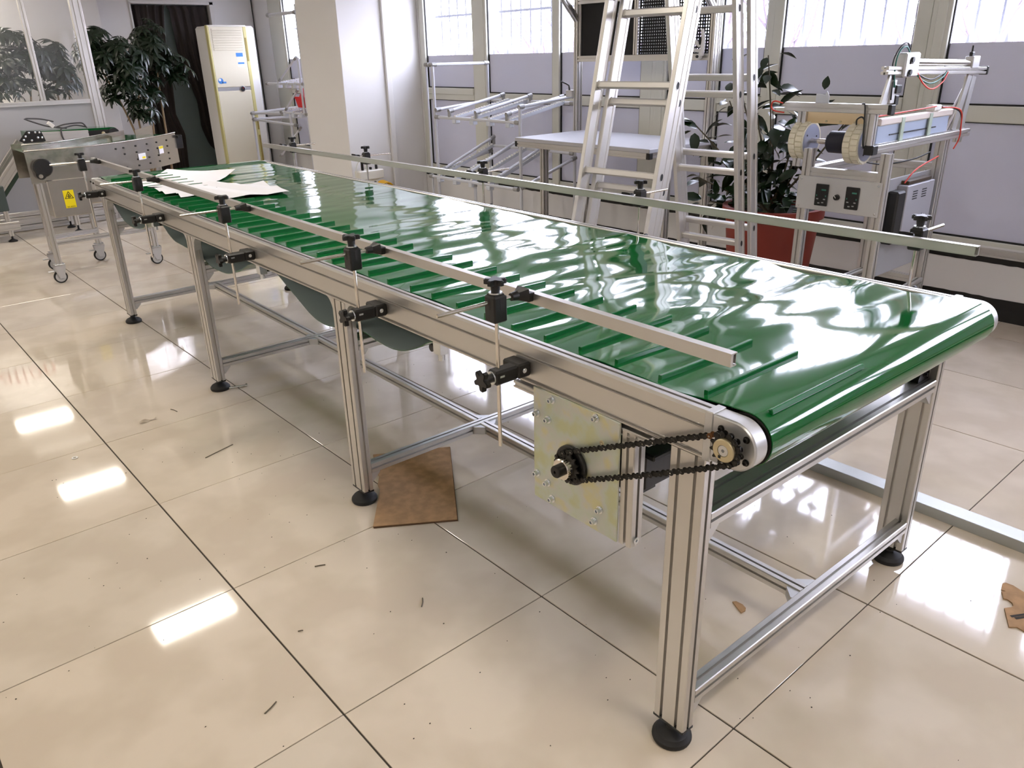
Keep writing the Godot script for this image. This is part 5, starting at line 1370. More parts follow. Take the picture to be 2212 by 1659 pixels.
	for q in caster_at:
		var top := 0.86
		var lg := bar("leg", Vector3(q[0], 0.17, q[1] - 0.03), Vector3(q[0], top, q[1] - 0.03), Vector3.RIGHT, 0.045, 0.045, t)
		m = MB.new(); m.bbox(Vector3(q[0] - 0.04, 0.16, q[1] - 0.07), Vector3(q[0] + 0.04, 0.17, q[1] + 0.01), 0.002); obj("caster_plate", m, mats["zinc"], lg)
		m = MB.new()
		for s in [-1.0, 1.0]:
			m.extrude(PackedVector2Array([Vector2(-0.02, 0.045), Vector2(0.02, 0.04), Vector2(0.03, 0.10), Vector2(0.045, 0.155), Vector2(-0.055, 0.155), Vector2(-0.05, 0.12)]), Vector3(q[0], 0, q[1] - 0.03 + s * 0.022), Vector3.RIGHT, Vector3.UP, Vector3(0, 0, 0.003 * s))
		m.bbox(Vector3(q[0] - 0.10, 0.105, q[1] - 0.045), Vector3(q[0] - 0.045, 0.115, q[1] - 0.012), 0.003)
		obj("caster_fork", m, mats["alu_cast"], lg)
		m = MB.new(); m.lathe([Vector2(0.043, -0.014), Vector2(0.052, -0.016), Vector2(0.055, -0.008), Vector2(0.055, 0.008), Vector2(0.052, 0.016), Vector2(0.043, 0.014)], Vector3(q[0] - 0.012, 0.055, q[1] - 0.03), Vector3.BACK, 28); obj("caster_tyre", m, mats["rubber"], lg)
		m = MB.new(); m.lathe([Vector2(0, 0), Vector2(0.02, 0), Vector2(0.022, -0.004), Vector2(0.043, -0.002), Vector2(0.043, 0.030), Vector2(0.022, 0.032), Vector2(0.02, 0.029), Vector2(0, 0.029)], Vector3(q[0] - 0.012, 0.055, q[1] - 0.0445), Vector3.BACK, 24); obj("caster_wheel", m, mat("caster_grey", Color(0.72, 0.72, 0.72), 0.5), lg)
	bar("cross_bar", Vector3(0.68, 0.34, -6.12), Vector3(1.50, 0.34, -6.15), Vector3.UP, 0.04, 0.04, t)
	bar("cross_bar", Vector3(0.74, 0.30, -6.61), Vector3(1.16, 0.30, -6.69), Vector3.UP, 0.04, 0.04, t)
	bar("cross_bar", Vector3(0.66, 0.30, -6.08), Vector3(0.74, 0.30, -6.60), Vector3.UP, 0.04, 0.04, t)
	m = MB.new(); m.bbox(Vector3(0.80, 0.60, -6.60), Vector3(1.50, 0.84, -6.35), 0.01); obj("belly_box", m, mats["stainless"], t)

func lift(p: Array, y: float) -> Array:
	var o := []
	for q in p: o.append(Vector3(q.x, y, q.z))
	return o

func text(s: String, h: float, at: Vector3, under: Node, m: Material = null, turn := 0.0) -> MeshInstance3D:
	var t := TextMesh.new(); t.text = s; t.font_size = 32; t.pixel_size = h / 32.0; t.depth = 0.0006
	var sf := SystemFont.new(); sf.font_names = PackedStringArray(["Droid Sans"]); t.font = sf
	var o := MeshInstance3D.new(); o.mesh = t; o.name = numbered("lettering", under); o.material_override = m if m else mats["black"]
	o.position = at; o.rotation.y = turn; under.add_child(o, true)
	return o

func build_incline_conveyor() -> void:
	var z := -8.42
	var t := thing("incline_conveyor", "inclined aluminium belt conveyor with a black hinge plate in front of the partition", "conveyor", Vector3(1.1, 0, z))
	bar("top_beam", Vector3(0.10, 1.058, 0), Vector3(0.60, 1.045, 0), Vector3.UP, 0.045, 0.11, t)
	bar("top_beam", Vector3(0.10, 1.058, -0.36), Vector3(0.60, 1.045, -0.36), Vector3.UP, 0.045, 0.11, t)
	var m := MB.new()
	m.extrude(PackedVector2Array([Vector2(-0.01, 1.135), Vector2(0.13, 1.125), Vector2(0.155, 1.02), Vector2(0.05, 0.985), Vector2(-0.02, 0.985), Vector2(-0.10, 1.04)]), Vector3(0, 0, 0.024), Vector3.RIGHT, Vector3.UP, Vector3(0, 0, 0.01)); var hp := obj("hinge_plate", m, mats["black"], t)
	for q in [[0.01, 1.115], [0.07, 1.115], [0.11, 1.112], [-0.03, 1.08], [0.085, 1.06], [0.125, 1.058], [-0.055, 1.045], [0.02, 1.035], [-0.005, 1.0]]:
		m = MB.new(); m.lathe([Vector2(0.011, 0), Vector2(0.011, 0.006), Vector2(0, 0.008)], Vector3(q[0], q[1], 0.034), Vector3.BACK, 12); obj("bolt", m, mats["zinc"], hp)
	# bearing block and roller end with the green belt
	m = MB.new(); m.bbox(Vector3(0.60, 1.0, -0.02), Vector3(0.82, 1.09, 0.02), 0.004); obj("bearing_block", m, mats["steel_dark"], t)
	m = MB.new(); m.lathe([Vector2(0, 0), Vector2(0.02, 0), Vector2(0.015, 0.012), Vector2(0, 0.014)], Vector3(0.755, 1.055, 0.02), Vector3.BACK, 14); obj("bearing_cap", m, mats["brass"], t)
	var pr := PackedVector2Array()
	for i in 17:
		var a := PI / 2 - PI * i / 16.0
		pr.append(Vector2(0.87 + 0.065 * cos(a), 1.045 + 0.065 * sin(a)))
	pr.append(Vector2(0.0, 0.985)); pr.append(Vector2(0.0, 1.12))
	m = MB.new(); m.extrude(pr, Vector3(0, 0, -0.335), Vector3.RIGHT, Vector3.UP, Vector3(0, 0, 0.31), true, true); obj("conveyor_belt", m, mats["belt"], t)
	m = MB.new(); m.cyl(Vector3(0.87, 1.045, -0.026), Vector3(0.87, 1.045, 0.03), 0.058, 0.058, 24); obj("roller_end", m, mats["black"], t)
	# sloping part running down to the left
	var a0 := Vector3(-0.02, 1.0, 0); var d := Vector3(-0.655, -0.756, 0)
	for zz in [0.0, -0.36]: bar("slope_beam", a0 + Vector3(0, 0, zz), a0 + d * 1.18 + Vector3(0, 0, zz), Vector3.BACK, 0.10, 0.045, t)
	m = MB.new(); var nrm := Vector3(0.756, -0.655, 0)
	m.extrude(PackedVector2Array([Vector2(0.055, -0.33), Vector2(0.09, -0.33), Vector2(0.09, 0.02), Vector2(0.055, 0.02)]), a0 + d * 0.05, nrm, Vector3.BACK, d * 1.1); obj("conveyor_belt", m, mat("belt_dark", Color(0.12, 0.20, 0.15), 0.4), t)
	m = MB.new(); m.bbox(Vector3(-0.62, 0.33, -0.05), Vector3(-0.36, 0.60, 0.05), 0.01); obj("motor", m, mat("motor_green", Color(0.25, 0.30, 0.29), 0.5), t)
	bar("leg", Vector3(-0.40, 0.06, 0.02), Vector3(-0.40, 0.55, 0.02), Vector3.RIGHT, 0.045, 0.045, t)
	bar("leg", Vector3(0.28, 0.08, -0.02), Vector3(0.28, 1.0, -0.02), Vector3.RIGHT, 0.09, 0.045, t); bar("leg", Vector3(0.28, 0.08, -0.36), Vector3(0.28, 1.0, -0.36), Vector3.RIGHT, 0.09, 0.045, t)
	for q in [[-0.40, 0.02], [0.28, -0.02], [0.28, -0.36]]:
		m = MB.new(); m.lathe([Vector2(0, 0), Vector2(0.045, 0), Vector2(0.045, 0.012), Vector2(0.014, 0.03), Vector2(0.01, 0.035), Vector2(0.01, 0.085)], Vector3(q[0], 0, q[1]), Vector3.UP, 18); obj("foot", m, mats["rubber"], t)
	bar("base_bar", Vector3(-0.6, 0.17, 0.03), Vector3(-0.30, 0.17, 0.03), Vector3.UP, 0.05, 0.09, t)
	# tangled grey cable on top with its connector
	var c := thing("grey_cable", "loop of dark grey cable with a white plug lying on the inclined conveyor's top", "cable", Vector3(1.1, 1.12, z))
	m = MB.new()
	for pth in [[Vector3(0.40, 0.012, -0.02), Vector3(0.20, 0.05, -0.04), Vector3(0.04, 0.12, -0.06), Vector3(0.03, 0.135, -0.06), Vector3(0.18, 0.12, -0.1), Vector3(0.30, 0.085, -0.1)], [Vector3(0.30, 0.03, -0.03), Vector3(0.38, 0.055, 0.0), Vector3(0.52, 0.06, -0.03), Vector3(0.58, 0.05, -0.05), Vector3(0.61, 0.0, -0.04)], [Vector3(0.61, 0.01, -0.08), Vector3(0.5, 0.035, -0.06), Vector3(0.36, 0.02, 0.02), Vector3(0.33, 0.01, 0.03), Vector3(0.325, -0.06, 0.032), Vector3(0.34, -0.12, 0.03)]]:
		m.tube(fine(pth, 0.02), 0.008, 7)
	obj("cord", m, mat("cable_grey", Color(0.27, 0.27, 0.28), 0.5), c)
	m = MB.new(); m.bobox(Transform3D(Basis(Vector3.BACK, -0.8), Vector3(0.25, 0.06, -0.03)), Vector3(0.035, 0.02, 0.02), 0.004); obj("plug", m, mats["white_paint"], c)

func build_aircon() -> void:
	var x := 4.02; var z := -10.40
	var t := thing("air_conditioner", "tall cream floor-standing air conditioner with yellowed edges beside the dark doorway", "air conditioner", Vector3(x, 0, z))
	var m := MB.new(); m.bbox(Vector3(0.0, 0.0, -0.44), Vector3(0.72, 2.25, 0.0), 0.03); obj("cabinet", m, mats["white_paint"], t)
	m = MB.new(); m.bbox(Vector3(0.02, 0.05, 0.0), Vector3(0.53, 1.37, 0.025), 0.006); obj("front_panel", m, mats["ivory"], t)
	m = MB.new(); m.bbox(Vector3(0.02, 1.42, 0.0), Vector3(0.53, 2.235, 0.025), 0.006); obj("front_panel", m, mats["ivory"], t)
	m = MB.new(); m.bbox(Vector3(0.02, 1.37, 0.0), Vector3(0.53, 1.42, 0.021), 0.003); obj("grey_band", m, mats["joint"], t)
	m = MB.new(); m.bbox(Vector3(-0.005, 0.02, -0.05), Vector3(0.022, 2.255, 0.03), 0.006); obj("edge_trim", m, mats["yellowed"], t)
	m = MB.new(); m.bbox(Vector3(0.53, 0.02, -0.02), Vector3(0.585, 2.255, 0.022), 0.008); obj("edge_trim", m, mats["yellowed"], t)
	m = MB.new(); m.bbox(Vector3(0.0, 2.235, -0.05), Vector3(0.58, 2.258, 0.028), 0.006); obj("edge_trim", m, mats["cream"], t)
	for q in [[0.555, 1.93, 0.16], [0.565, 0.86, 0.06], [0.565, 0.5, 0.22]]:
		m = MB.new(); m.bbox(Vector3(q[0] - 0.014, q[1] - q[2], 0.021), Vector3(q[0] + 0.012, q[1] + q[2], 0.026), 0.002); obj("trim_stain", m, mat("stain", Color(0.60, 0.53, 0.28), 0.6), t)
	# air outlet: frame of slats
	for i in 9:
		var y := 1.92 + i * 0.033
		m = MB.new(); m.bbox(Vector3(0.055, y, 0.024), Vector3(0.50, y + 0.026, 0.031), 0.004); obj("outlet_slat", m, mats["ivory"], t)
	m = MB.new(); m.lathe([Vector2(0.042, 0), Vector2(0.042, 0.012), Vector2(0.034, 0.016)], Vector3(0.40, 1.392, 0.02), Vector3.BACK, 24); obj("knob_ring", m, mats["joint"], t)
	m = MB.new(); m.lathe([Vector2(0.034, 0.010), Vector2(0.03, 0.015), Vector2(0, 0.016)], Vector3(0.40, 1.392, 0.02), Vector3.BACK, 24); obj("control_knob", m, mats["black"], t)
	m = MB.new(); m.ball(Vector3(0.405, 1.402, 0.037), Vector3(0.007, 0.007, 0.003)); obj("power_lamp", m, mats["red"], t)
	for q in [[0.425, 1.86, 0.052, 0.026, 0.0], [0.435, 1.80, 0.05, 0.02, 1.0], [0.435, 1.745, 0.048, 0.012, 0.0], [0.43, 1.715, 0.046, 0.018, 1.0]]:
		m = MB.new(); m.box(Vector3(q[0] - q[2], q[1] - q[3], 0.0252), Vector3(q[0] + q[2], q[1] + q[3], 0.0262)); obj("sticker", m, mats["paper"] if q[4] > 0.5 else mats["blue"], t)
	m = MB.new(); m.cyl(Vector3(0.085, 1.51, 0.0252), Vector3(0.085, 1.51, 0.0262), 0.04, 0.04, 20); m.box(Vector3(0.10, 1.475, 0.0252), Vector3(0.165, 1.50, 0.0262)); obj("sticker", m, mats["blue"], t)
	m = MB.new(); m.cyl(Vector3(0.075, 1.525, 0.0262), Vector3(0.075, 1.525, 0.0266), 0.018, 0.018, 14); obj("sticker", m, mats["paper"], t)
	# thin black cable up the corner
	var c := thing("wall_cable", "thin black cable running straight up the room corner behind the air conditioner", "cable", Vector3(5.15, 0, -11.28))
	m = MB.new(); m.tube([Vector3(0, 0.02, 0), Vector3(0.004, 1.0, 0), Vector3(0, 2.0, 0.004), Vector3(0, 3.05, 0)], 0.009, 8); obj("cord", m, mats["black"], c)

# ---------- plants
func leaf_mesh(len: float, wid: float, droop: float, fold := 0.25) -> ArrayMesh:
	var m := MB.new(); var rows := []
	for i in 6:
		var s := i / 5.0
		var w := wid * (sin(PI * pow(s, 0.8)) * 0.95 + 0.02)
		var y := -droop * s * s * len; var x := s * len
		var row := []
		for j in 3: row.append(Vector3(x, y + fold * w * absf(j - 1.0), (j - 1.0) * w))
		rows.append(row)
	m.grid(rows)
	return m.mesh()

func palmate_mesh(r: float, n: int, sd: int) -> ArrayMesh:            # an umbrella-plant leaf: leaflets round one stalk
	rng.seed = sd
	var m := MB.new()
	for k in n:
		var a := TAU * (k + rng.randf_range(-0.15, 0.15)) / n
		var len := r * rng.randf_range(0.8, 1.1); var wid := len * 0.19; var dr := rng.randf_range(0.25, 0.6)
		var rows := []
		for i in 5:
			var s := i / 4.0
			var w := wid * (0.12 + sin(PI * pow(s, 0.7)) * 0.95) if i < 4 else 0.004
			var x := r * 0.18 + s * len; var y := -dr * s * s * len
			var row := []
			for j in 3:
				var p := Vector3(x, y + 0.3 * w * absf(j - 1.0), (j - 1.0) * w)
				row.append(p.rotated(Vector3.UP, a))
			rows.append(row)
		m.grid(rows)
		m.tube([Vector3.ZERO, Vector3(r * 0.2, 0.0, 0).rotated(Vector3.UP, a)], 0.004, 4)
	m.tube([Vector3.ZERO, Vector3(0, -r * 0.5, 0), Vector3(-r * 0.15, -r * 1.0, 0)], 0.005, 4)
	return m.mesh()

func build_plants() -> void:
	var kinds := [palmate_mesh(0.15, 8, 71), palmate_mesh(0.125, 7, 72), palmate_mesh(0.17, 9, 73)]
	# [label, pot, stems, crowns (centre, radii, leaves)]
	var pl := [
		["leafy umbrella plant behind the partition glass, its crown cut by the photo's edge", Vector3(1.25, 0, -9.75), [[Vector3(1.1, 1.5, -9.8)], [Vector3(1.5, 1.6, -9.7)]], [[Vector3(1.05, 1.62, -9.8), Vector3(0.42, 0.38, 0.30), 62], [Vector3(1.45, 1.85, -9.75), Vector3(0.30, 0.36, 0.28), 52]]],
		["umbrella plant with bare lower stems standing just right of the partition post", Vector3(2.80, 0, -10.05), [[Vector3(2.62, 1.15, -10.05), Vector3(2.42, 1.7, -10.05)], [Vector3(2.92, 1.1, -10.0), Vector3(2.75, 1.6, -10.0)], [Vector3(2.74, 1.1, -10.0), Vector3(2.84, 1.5, -9.95)]], [[Vector3(2.40, 1.98, -10.05), Vector3(0.26, 0.34, 0.26), 42], [Vector3(2.68, 1.75, -10.0), Vector3(0.32, 0.36, 0.28), 62], [Vector3(2.80, 1.28, -10.0), Vector3(0.17, 0.20, 0.16), 16], [Vector3(2.55, 1.42, -10.05), Vector3(0.2, 0.15, 0.2), 12]]],
		["umbrella plant with one straight stem in front of the dark curtain", Vector3(3.10, 0, -10.2), [[Vector3(3.16, 1.55, -10.2), Vector3(3.2, 1.8, -10.2)]], [[Vector3(3.14, 1.95, -10.2), Vector3(0.28, 0.38, 0.26), 74], [Vector3(3.42, 1.70, -10.15), Vector3(0.20, 0.22, 0.2), 22], [Vector3(3.05, 1.45, -10.2), Vector3(0.16, 0.18, 0.2), 12]]],
		["umbrella plant filling the gap between the partition's mullion and corner post", Vector3(1.75, 0, -9.85), [[Vector3(1.8, 1.5, -9.85)], [Vector3(1.95, 1.5, -9.9)]], [[Vector3(1.82, 1.72, -9.85), Vector3(0.25, 0.42, 0.26), 60]]]]
	for q in pl:
		var pot: Vector3 = q[1]
		var t := thing("umbrella_plant", q[0], "plant", pot, 0.0, "umbrella plants by the doorway")
		var m := MB.new(); m.lathe([Vector2(0, 0), Vector2(0.13, 0), Vector2(0.17, 0.30), Vector2(0.185, 0.30), Vector2(0.185, 0.35), Vector2(0.16, 0.35), Vector2(0.155, 0.31), Vector2(0, 0.31)], Vector3.ZERO, Vector3.UP, 24); obj("pot", m, mats["terracotta"], t)
		for s in q[2]:
			var pth := [Vector3(0.02, 0.28, 0)]
			for e in s: pth.append(e - pot)
			m = MB.new(); m.tube(fine(pth, 0.1), 0.017, 7, 0.010); obj("stem", m, mats["stem"], t)
		rng.seed = int(pot.x * 100)
		for c in q[3]:
			for i in c[2]:
				var d := Vector3(rng.randfn(), rng.randfn(), rng.randfn()).normalized() * pow(rng.randf(), 0.42)
				var p: Vector3 = c[0] + d * c[1] - pot
				var o := obj("palmate_leaf", kinds[rng.randi_range(0, 2)], mats["leaf_dark"], t)
				var tilt := Vector3(d.x, 0.9, d.z + 0.35).normalized()
				var bs := Basis(Quaternion(Vector3.UP, tilt)) * Basis(Vector3.UP, rng.randf() * TAU)
				o.transform = Transform3D(bs.scaled(Vector3.ONE * rng.randf_range(0.62, 1.0)), p)
	# glossy oval-leaved shrub in a big terracotta pot behind the ladder
	var fp := Vector3(4.12, 0, -1.22)
	var f := thing("potted_shrub", "glossy dark green shrub in a big terracotta pot between the ladder and the machine", "plant", fp)
	var m := MB.new(); m.lathe([Vector2(0, 0), Vector2(0.22, 0), Vector2(0.24, 0.02), Vector2(0.31, 0.72), Vector2(0.335, 0.73), Vector2(0.335, 0.795), Vector2(0.30, 0.795), Vector2(0.29, 0.74), Vector2(0, 0.74)], Vector3.ZERO, Vector3.UP, 36); obj("pot", m, mats["terracotta"], f)
	m = MB.new(); m.cyl(Vector3(0, 0.735, 0), Vector3(0, 0.755, 0), 0.288, 0.288, 24); obj("soil", m, mats["soil"], f)
	var lm := [leaf_mesh(0.15, 0.036, 0.35), leaf_mesh(0.12, 0.032, 0.15), leaf_mesh(0.135, 0.03, 0.6)]
	rng.seed = 90
	var tips := [Vector3(-0.05, 1.74, -0.12), Vector3(0.0, 1.60, -0.25), Vector3(0.02, 1.50, 0.25), Vector3(-0.1, 1.30, -0.62), Vector3(0.0, 1.25, 0.10), Vector3(0.0, 0.92, -0.62), Vector3(-0.1, 1.05, -0.35), Vector3(0.05, 1.45, -0.45), Vector3(0.1, 1.40, 0.42), Vector3(0.0, 1.72, -0.42), Vector3(-0.15, 1.15, -0.15), Vector3(0.1, 1.1, 0.12), Vector3(-0.1, 0.78, -0.45), Vector3(0.0, 1.42, -0.08)]
	var num := 0
	for k in tips.size():
		var tp: Vector3 = tips[k]
		var st := fine([Vector3(rng.randf_range(-0.08, 0.08), 0.74, rng.randf_range(-0.08, 0.08)), Vector3(tp.x * 0.4, lerpf(0.74, tp.y, 0.5), tp.z * 0.5), tp], 0.05)
		m = MB.new(); m.tube(st, 0.010, 5, 0.004); obj("branch", m, mat("branch", Color(0.28, 0.25, 0.18), 0.8), f)
		var n: int = [22, 20, 12, 24, 26, 22, 24, 22, 6, 8, 26, 20, 22, 24][k]
		for i in n:
			var p: Vector3 = st[rng.randi_range(int(st.size() * 0.35), st.size() - 1)]
			var d := Vector3(rng.randf_range(-1, 1), rng.randf_range(-0.5, 0.6), rng.randf_range(-1, 1)).normalized()
			var o := obj("oval_leaf", lm[rng.randi_range(0, 2)], mats["leaf_ficus"], f); num += 1
			var sd := d.cross(Vector3.UP).normalized()
			o.transform = Transform3D(Basis(d, sd.cross(d).normalized(), sd).rotated(d, rng.randf_range(-0.9, 0.9)).scaled(Vector3.ONE * rng.randf_range(0.75, 1.15)), p + d * rng.randf_range(0.0, 0.09))
	# small herb growing in the same pot
	m = MB.new()
	for i in 90:
		var a := rng.randf() * TAU; var r := rng.randf_range(0.05, 0.31); var p := Vector3(cos(a) * r, 0.76 + rng.randf_range(0.0, 0.10), sin(a) * r)
		m.ball(p, Vector3(0.022, 0.005, 0.018), 3, 6)
	obj("ground_cover", m, mat("herb", Color(0.14, 0.22, 0.10), 0.6), f).set_meta("kind", "stuff")

func conv(x: float, y: float, u: float) -> Vector3:      # a point in the long conveyor's own axes, in the world
	return Vector3(0.6246, 0, 0.7487) + Vector3(x, y, -u).rotated(Vector3.UP, -0.0203)

func sheet(called: String, label: String, group: String, pts: Array, hgt: Callable, mt: Material) -> void:
	var poly := PackedVector2Array(); var c := Vector2.ZERO
	for p in pts: poly.append(Vector2(p[0], p[1])); c += Vector2(p[0], p[1]) / pts.size()
	var o := conv(c.x, 1.03, c.y)
	var t := thing(called, label, "paper", o, -0.0203, group)
	var m := MB.new(); var n := 26
	var lo := poly[0]; var hi := poly[0]
	for p in poly: lo = lo.min(p); hi = hi.max(p)
	for i in n:
		for j in n:
			var cell := PackedVector2Array([lo + (hi - lo) * Vector2(i, j) / n, lo + (hi - lo) * Vector2(i + 1, j) / n, lo + (hi - lo) * Vector2(i + 1, j + 1) / n, lo + (hi - lo) * Vector2(i, j + 1) / n])
			for piece in Geometry2D.intersect_polygons(cell, poly):
				var ix := Geometry2D.triangulate_polygon(piece)
				for k in range(0, ix.size(), 3):
					var q := []
					for e in 3:
						var p: Vector2 = piece[ix[k + e]]
						q.append(Vector3(p.x - c.x, maxf(belt_pos(p.x, p.y) - 1.03, 0.0) + 0.003 + float(hgt.call(p.x, p.y)), -(p.y - c.y)))
					var nn: Vector3 = (q[1] - q[0]).cross(q[2] - q[0]).normalized()
					if nn.y < 0: nn = -nn
					m.tri(q[0], q[1], q[2], nn, nn, nn)
					var dn := Vector3(0, -0.0008, 0); m.tri(q[0] + dn, q[1] + dn, q[2] + dn, -nn, -nn, -nn)
	obj("page", m, mt, t)

func build_small_things() -> void:
	# papers on the belt
	sheet("paper_sheet", "large flat white sheet of paper at the far end of the green belt", "papers on the belt", [[0.10, 4.72], [0.52, 5.33], [0.86, 4.86], [0.60, 4.50], [0.40, 4.36], [0.17, 4.55]], func(x, u): return 0.004 + 0.018 * maxf(0.0, (x - 0.70) / 0.16), mats["paper"])
	sheet("paper_sheet", "zigzag folded white sheet lying nearest the camera of the papers on the belt", "papers on the belt", [[0.119, 4.396], [0.208, 4.354], [0.273, 4.366], [0.36, 4.30], [0.30, 3.92], [0.242, 3.927], [0.144, 3.904], [0.179, 4.10], [0.115, 4.096], [0.129, 4.28]], func(x, u): return 0.012 + 0.014 * absf(fmod(u * 6.0, 1.0) * 2.0 - 1.0), mats["paper"])
	sheet("paper_sheet", "creased white sheet with a stepped right edge lying across the belt under the guide rail", "papers on the belt", [[0.33, 4.34], [0.535, 4.44], [0.56, 4.24], [0.61, 4.229], [0.60, 4.13], [0.767, 4.16], [0.72, 3.955], [0.757, 3.93], [0.695, 3.613], [0.62, 3.64], [0.354, 3.695], [0.254, 3.734], [0.30, 3.93]], func(x, u): return 0.007 + 0.010 * absf(fmod(x * 5.0 + u, 1.0) * 2.0 - 1.0), mats["paper"])
	# corrugated card on the floor under the conveyor
	var cb := thing("cardboard_sheet", "flat brown corrugated cardboard sheet on the floor beside the conveyor's third foot", "cardboard", Vector3(0.9, 0, -0.95))
	var m := MB.new()
	m.extrude(PackedVector2Array([Vector2(0.59, -0.7888), Vector2(0.8777, -0.5948), Vector2(1.2478, -1.1374), Vector2(0.9263, -1.3304), Vector2(0.86, -1.20), Vector2(0.835, -1.13), Vector2(0.79, -1.07), Vector2(0.77, -1.02)]), Vector3(-0.9, 0.002, 0.95), Vector3.RIGHT, Vector3.BACK, Vector3(0, 0.006, 0))
	obj("board", m, mats["cardboard"], cb)
	m = MB.new(); m.extrude(PackedVector2Array([Vector2(0.592, -0.7870), Vector2(0.8775, -0.5942), Vector2(1.2478, -1.1374), Vector2(1.249, -1.136), Vector2(0.878, -0.590), Vector2(0.590, -0.784)]), Vector3(-0.9, 0.001, 0.95), Vector3.RIGHT, Vector3.BACK, Vector3(0, 0.005, 0)); obj("flute_edge", m, mat("flute", Color(0.36, 0.26, 0.17), 0.9), cb)
	# torn scraps
	var sc := thing("cardboard_scrap", "torn printed brown cardboard scrap on the floor at the photo's right edge", "cardboard", Vector3(2.0, 0, 1.15))
	var px := [[2165, 1262], [2172, 1261], [2188, 1267], [2212, 1282], [2240, 1300], [2240, 1380], [2212, 1366], [2196, 1357], [2179, 1357], [2176, 1345], [2169, 1316], [2184, 1314], [2188, 1311], [2186, 1305], [2176, 1297], [2167, 1295], [2163, 1280], [2173, 1280], [2162, 1276]]
	var pf := PackedVector2Array()
	for q in px: var w := floor_at(q[0], q[1]); pf.append(Vector2(w.x - 2.0, w.z - 1.15))
	m = MB.new(); m.extrude(pf, Vector3(0, 0.001, 0), Vector3.RIGHT, Vector3.BACK, Vector3(0, 0.004, 0)); obj("board", m, mats["cardboard"], sc)
	var w0 := floor_at(2200, 1332); m = MB.new()
	for q in [[0.0, 0.0, 0.03], [0.004, 0.016, 0.035], [0.02, 0.045, 0.012]]: m.obox(Transform3D(Basis(Vector3.UP, -0.55), Vector3(w0.x - 2.0 + q[0], 0.0053, w0.z - 1.15 + q[1])), Vector3(q[2], 0.0002, 0.005))
	obj("print", m, mats["dark_mark"], sc)
	var s2 := thing("cardboard_scrap", "small torn brown cardboard scrap on the floor under the conveyor's near end", "cardboard", floor_at(1597, 1313))
	pf = PackedVector2Array()
	for q in [[1582, 1302], [1590, 1301], [1604, 1308], [1611, 1316], [1610, 1321], [1601, 1326], [1592, 1315]]: var w := floor_at(q[0], q[1]) - s2.position; pf.append(Vector2(w.x, w.z))
	m = MB.new(); m.extrude(pf, Vector3(0, 0.001, 0), Vector3.RIGHT, Vector3.BACK, Vector3(0, 0.004, 0)); obj("board", m, mats["cardboard"], s2)
	# aluminium channel lying on the floor
	var ch := thing("floor_channel", "long grey aluminium channel lying on the floor beyond the conveyor's near legs", "channel", Vector3(2.35, 0, 0.45))
	m = MB.new(); m.extrude(PackedVector2Array([Vector2(-0.045, 0.0), Vector2(-0.045, 0.043), Vector2(-0.043, 0.045), Vector2(0.038, 0.045), Vector2(0.04, 0.043), Vector2(0.04, 0.0), Vector2(0.037, 0.0), Vector2(0.037, 0.041), Vector2(-0.042, 0.041), Vector2(-0.042, 0.0)]), Vector3(0.0, 0.0005, 1.0), Vector3.RIGHT, Vector3.UP, Vector3(0.03, 0, -2.6))
	obj("profile", m, mat("channel_grey", Color(0.70, 0.71, 0.70), 0.4, 0.5), ch)
	m = MB.new(); m.box(Vector3(-0.0462, 0.034, -1.55), Vector3(-0.0452, 0.037, 0.95)); 
	# loose bolt, washer, tape curl, wire bits
	var bo := thing("loose_bolt", "long shiny loose bolt on the floor beside the second foot of the conveyor", "bolt", Vector3(0.79, 0.006, -2.63))
	m = MB.new(); m.cyl(Vector3(-0.06, 0, -0.02), Vector3(0.05, 0.001, 0.02), 0.0055, 0.0055, 10); m.cyl(Vector3(0.05, 0.001, 0.02), Vector3(0.06, 0.001, 0.024), 0.0095, 0.0095, 6); obj("shank", m, mats["zinc"], bo)
	var wa := thing("loose_washer", "tiny white washer ring lying alone on the floor tiles near the left edge", "washer", floor_at(162, 990))
	m = MB.new(); m.lathe([Vector2(0.007, 0), Vector2(0.014, 0), Vector2(0.014, 0.003), Vector2(0.007, 0.003), Vector2(0.007, 0)], Vector3(0, 0.001, 0), Vector3.UP, 18); obj("ring", m, mats["white_paint"], wa)
	var tp := thing("tape_curl", "crumpled bit of pale tape on the floor left of the third leg", "tape", floor_at(320, 910))
	m = MB.new(); var rows := []
	for i in 12:
		var a := i * 0.6; rows.append([Vector3(-0.045 + 0.008 * i, 0.008 + 0.006 * sin(a), 0.006 * cos(a) - 0.008), Vector3(-0.045 + 0.008 * i, 0.006 + 0.005 * cos(a), 0.006 * sin(a) + 0.012)])
	m.grid(rows); obj("strip", m, mat("tape", Color(0.66, 0.60, 0.52), 0.5), tp)
	var bits := [[913, 1293, 911, 1312, "short dark wire offcut in the middle of a floor tile, below the cardboard"], [572, 1543, 597, 1517, "dark wire offcut slanting on the nearest floor tile"], [444, 990, 503, 961, "long thin bent wire offcut on the floor between the second and third legs"], [369, 885, 383, 890, "small dark wire offcut close to the crumpled tape"], [680, 1225, 703, 1221, "thin dark thread on the floor tile left of the cardboard"], [644, 1365, 655, 1363, "tiny pale thread on the floor tile in front of the third leg"]]
	for q in bits:
		var a := floor_at(q[0], q[1]); var b := floor_at(q[2], q[3])
		var t := thing("wire_offcut", q[4], "wire", (a + b) * 0.5)
		m = MB.new(); m.tube([a - t.position + Vector3(0, 0.0025, 0), Vector3(0.002, 0.004, 0.002), b - t.position + Vector3(0, 0.0025, 0)], 0.0021, 6); obj("strand", m, mat("offcut", Color(0.38, 0.34, 0.28), 0.6), t)
	# specks of swarf
	rng.seed = 44
	m = MB.new()
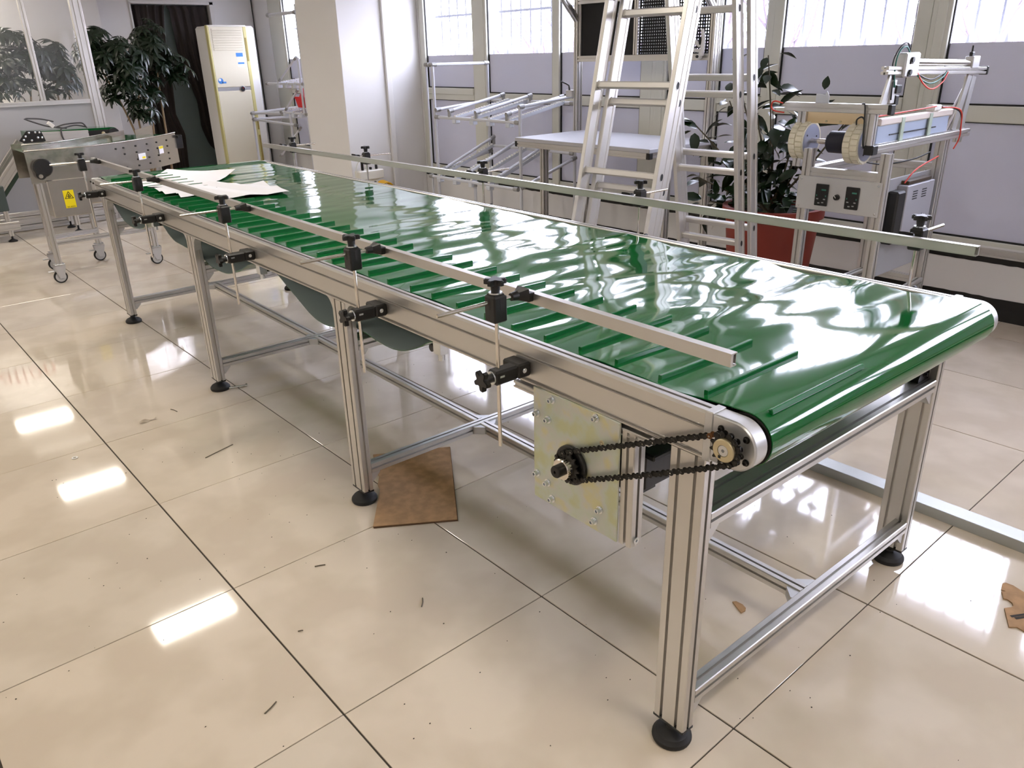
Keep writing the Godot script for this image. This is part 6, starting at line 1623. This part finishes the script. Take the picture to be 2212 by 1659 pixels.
	for i in 230:
		var p := Vector3(rng.randf_range(-0.8, 2.2), 0.0012, rng.randf_range(-2.2, 1.6)); var s := rng.randf_range(0.0012, 0.0034)
		m.ball(p, Vector3(s, 0.001, s * rng.randf_range(0.4, 1.0)), 3, 5)
	var sw := obj("swarf", m, mats["dark_mark"]); sw.set_meta("kind", "stuff"); tag(sw, "scattered dark specks of swarf and dust on the floor tiles", "dust")
	# power strip with a yellow lead on the pillar
	var ps := thing("power_strip", "cream multi-socket power box with plugs standing low against the white pillar", "power strip", Vector3(4.24, 0.0, -6.66))
	m = MB.new(); m.bbox(Vector3(-0.17, 0.44, -0.06), Vector3(0.17, 0.55, 0.06), 0.012); m.bbox(Vector3(-0.12, 0.0, -0.04), Vector3(0.12, 0.44, 0.04), 0.01); obj("socket_box", m, mats["cream"], ps)
	for q in [[-0.09, 0.10], [0.02, 0.03], [0.10, 0.05]]:
		m = MB.new(); m.bbox(Vector3(q[0] - 0.012, 0.55, -0.015), Vector3(q[0] + 0.012, 0.55 + q[1], 0.015), 0.004); obj("plug", m, mats["black"], ps)
	var yc := thing("yellow_cord", "coil of yellow cord hanging in front of the power box at the pillar", "cord", Vector3(4.35, 0.30, -6.57))
	m = MB.new()
	for k in 6:
		var pth := []
		for i in 25:
			var a := TAU * i / 24.0; pth.append(Vector3(0.10 * cos(a) + 0.006 * k, 0.12 * sin(a) - 0.004 * k, 0.012 * k))
		m.tube(pth, 0.009, 6)
	m.tube([Vector3(0.0, -0.1, 0.03), Vector3(0.0, -0.2, 0.03), Vector3(0.02, -0.29, 0.03)], 0.009, 6)
	obj("coil", m, mats["cord_yellow"], yc)
	var wl := thing("white_lead", "thin cream lead looping up from the power box along the pillar", "cord", Vector3(4.05, 0.0, -6.62))
	m = MB.new(); m.tube(fine([Vector3(0.0, 0.01, 0), Vector3(-0.02, 0.35, 0), Vector3(0.0, 0.6, 0.0), Vector3(0.07, 0.69, 0), Vector3(0.12, 0.62, -0.01), Vector3(0.13, 0.56, -0.03)], 0.03), 0.006, 6); obj("cord", m, mats["cream"], wl)

func floor_at(px: float, py: float) -> Vector3:      # where the photo's pixel meets the floor
	var f := 829.5 / tan(deg_to_rad(52.5293 / 2.0))
	var d := Vector3((px - 1106.0) / f, -(py - 829.5) / f, -1.0)
	var w := Vector3(0.7524, -0.0221, 0.6584) * d.x + Vector3(0.2726, 0.9203, -0.2806) * d.y + Vector3(-0.5997, 0.3905, 0.6985) * d.z
	return Vector3(-0.7391, 1.7847, 1.6584) + w * (1.7847 / -w.y) - Vector3(0, 0, 0)
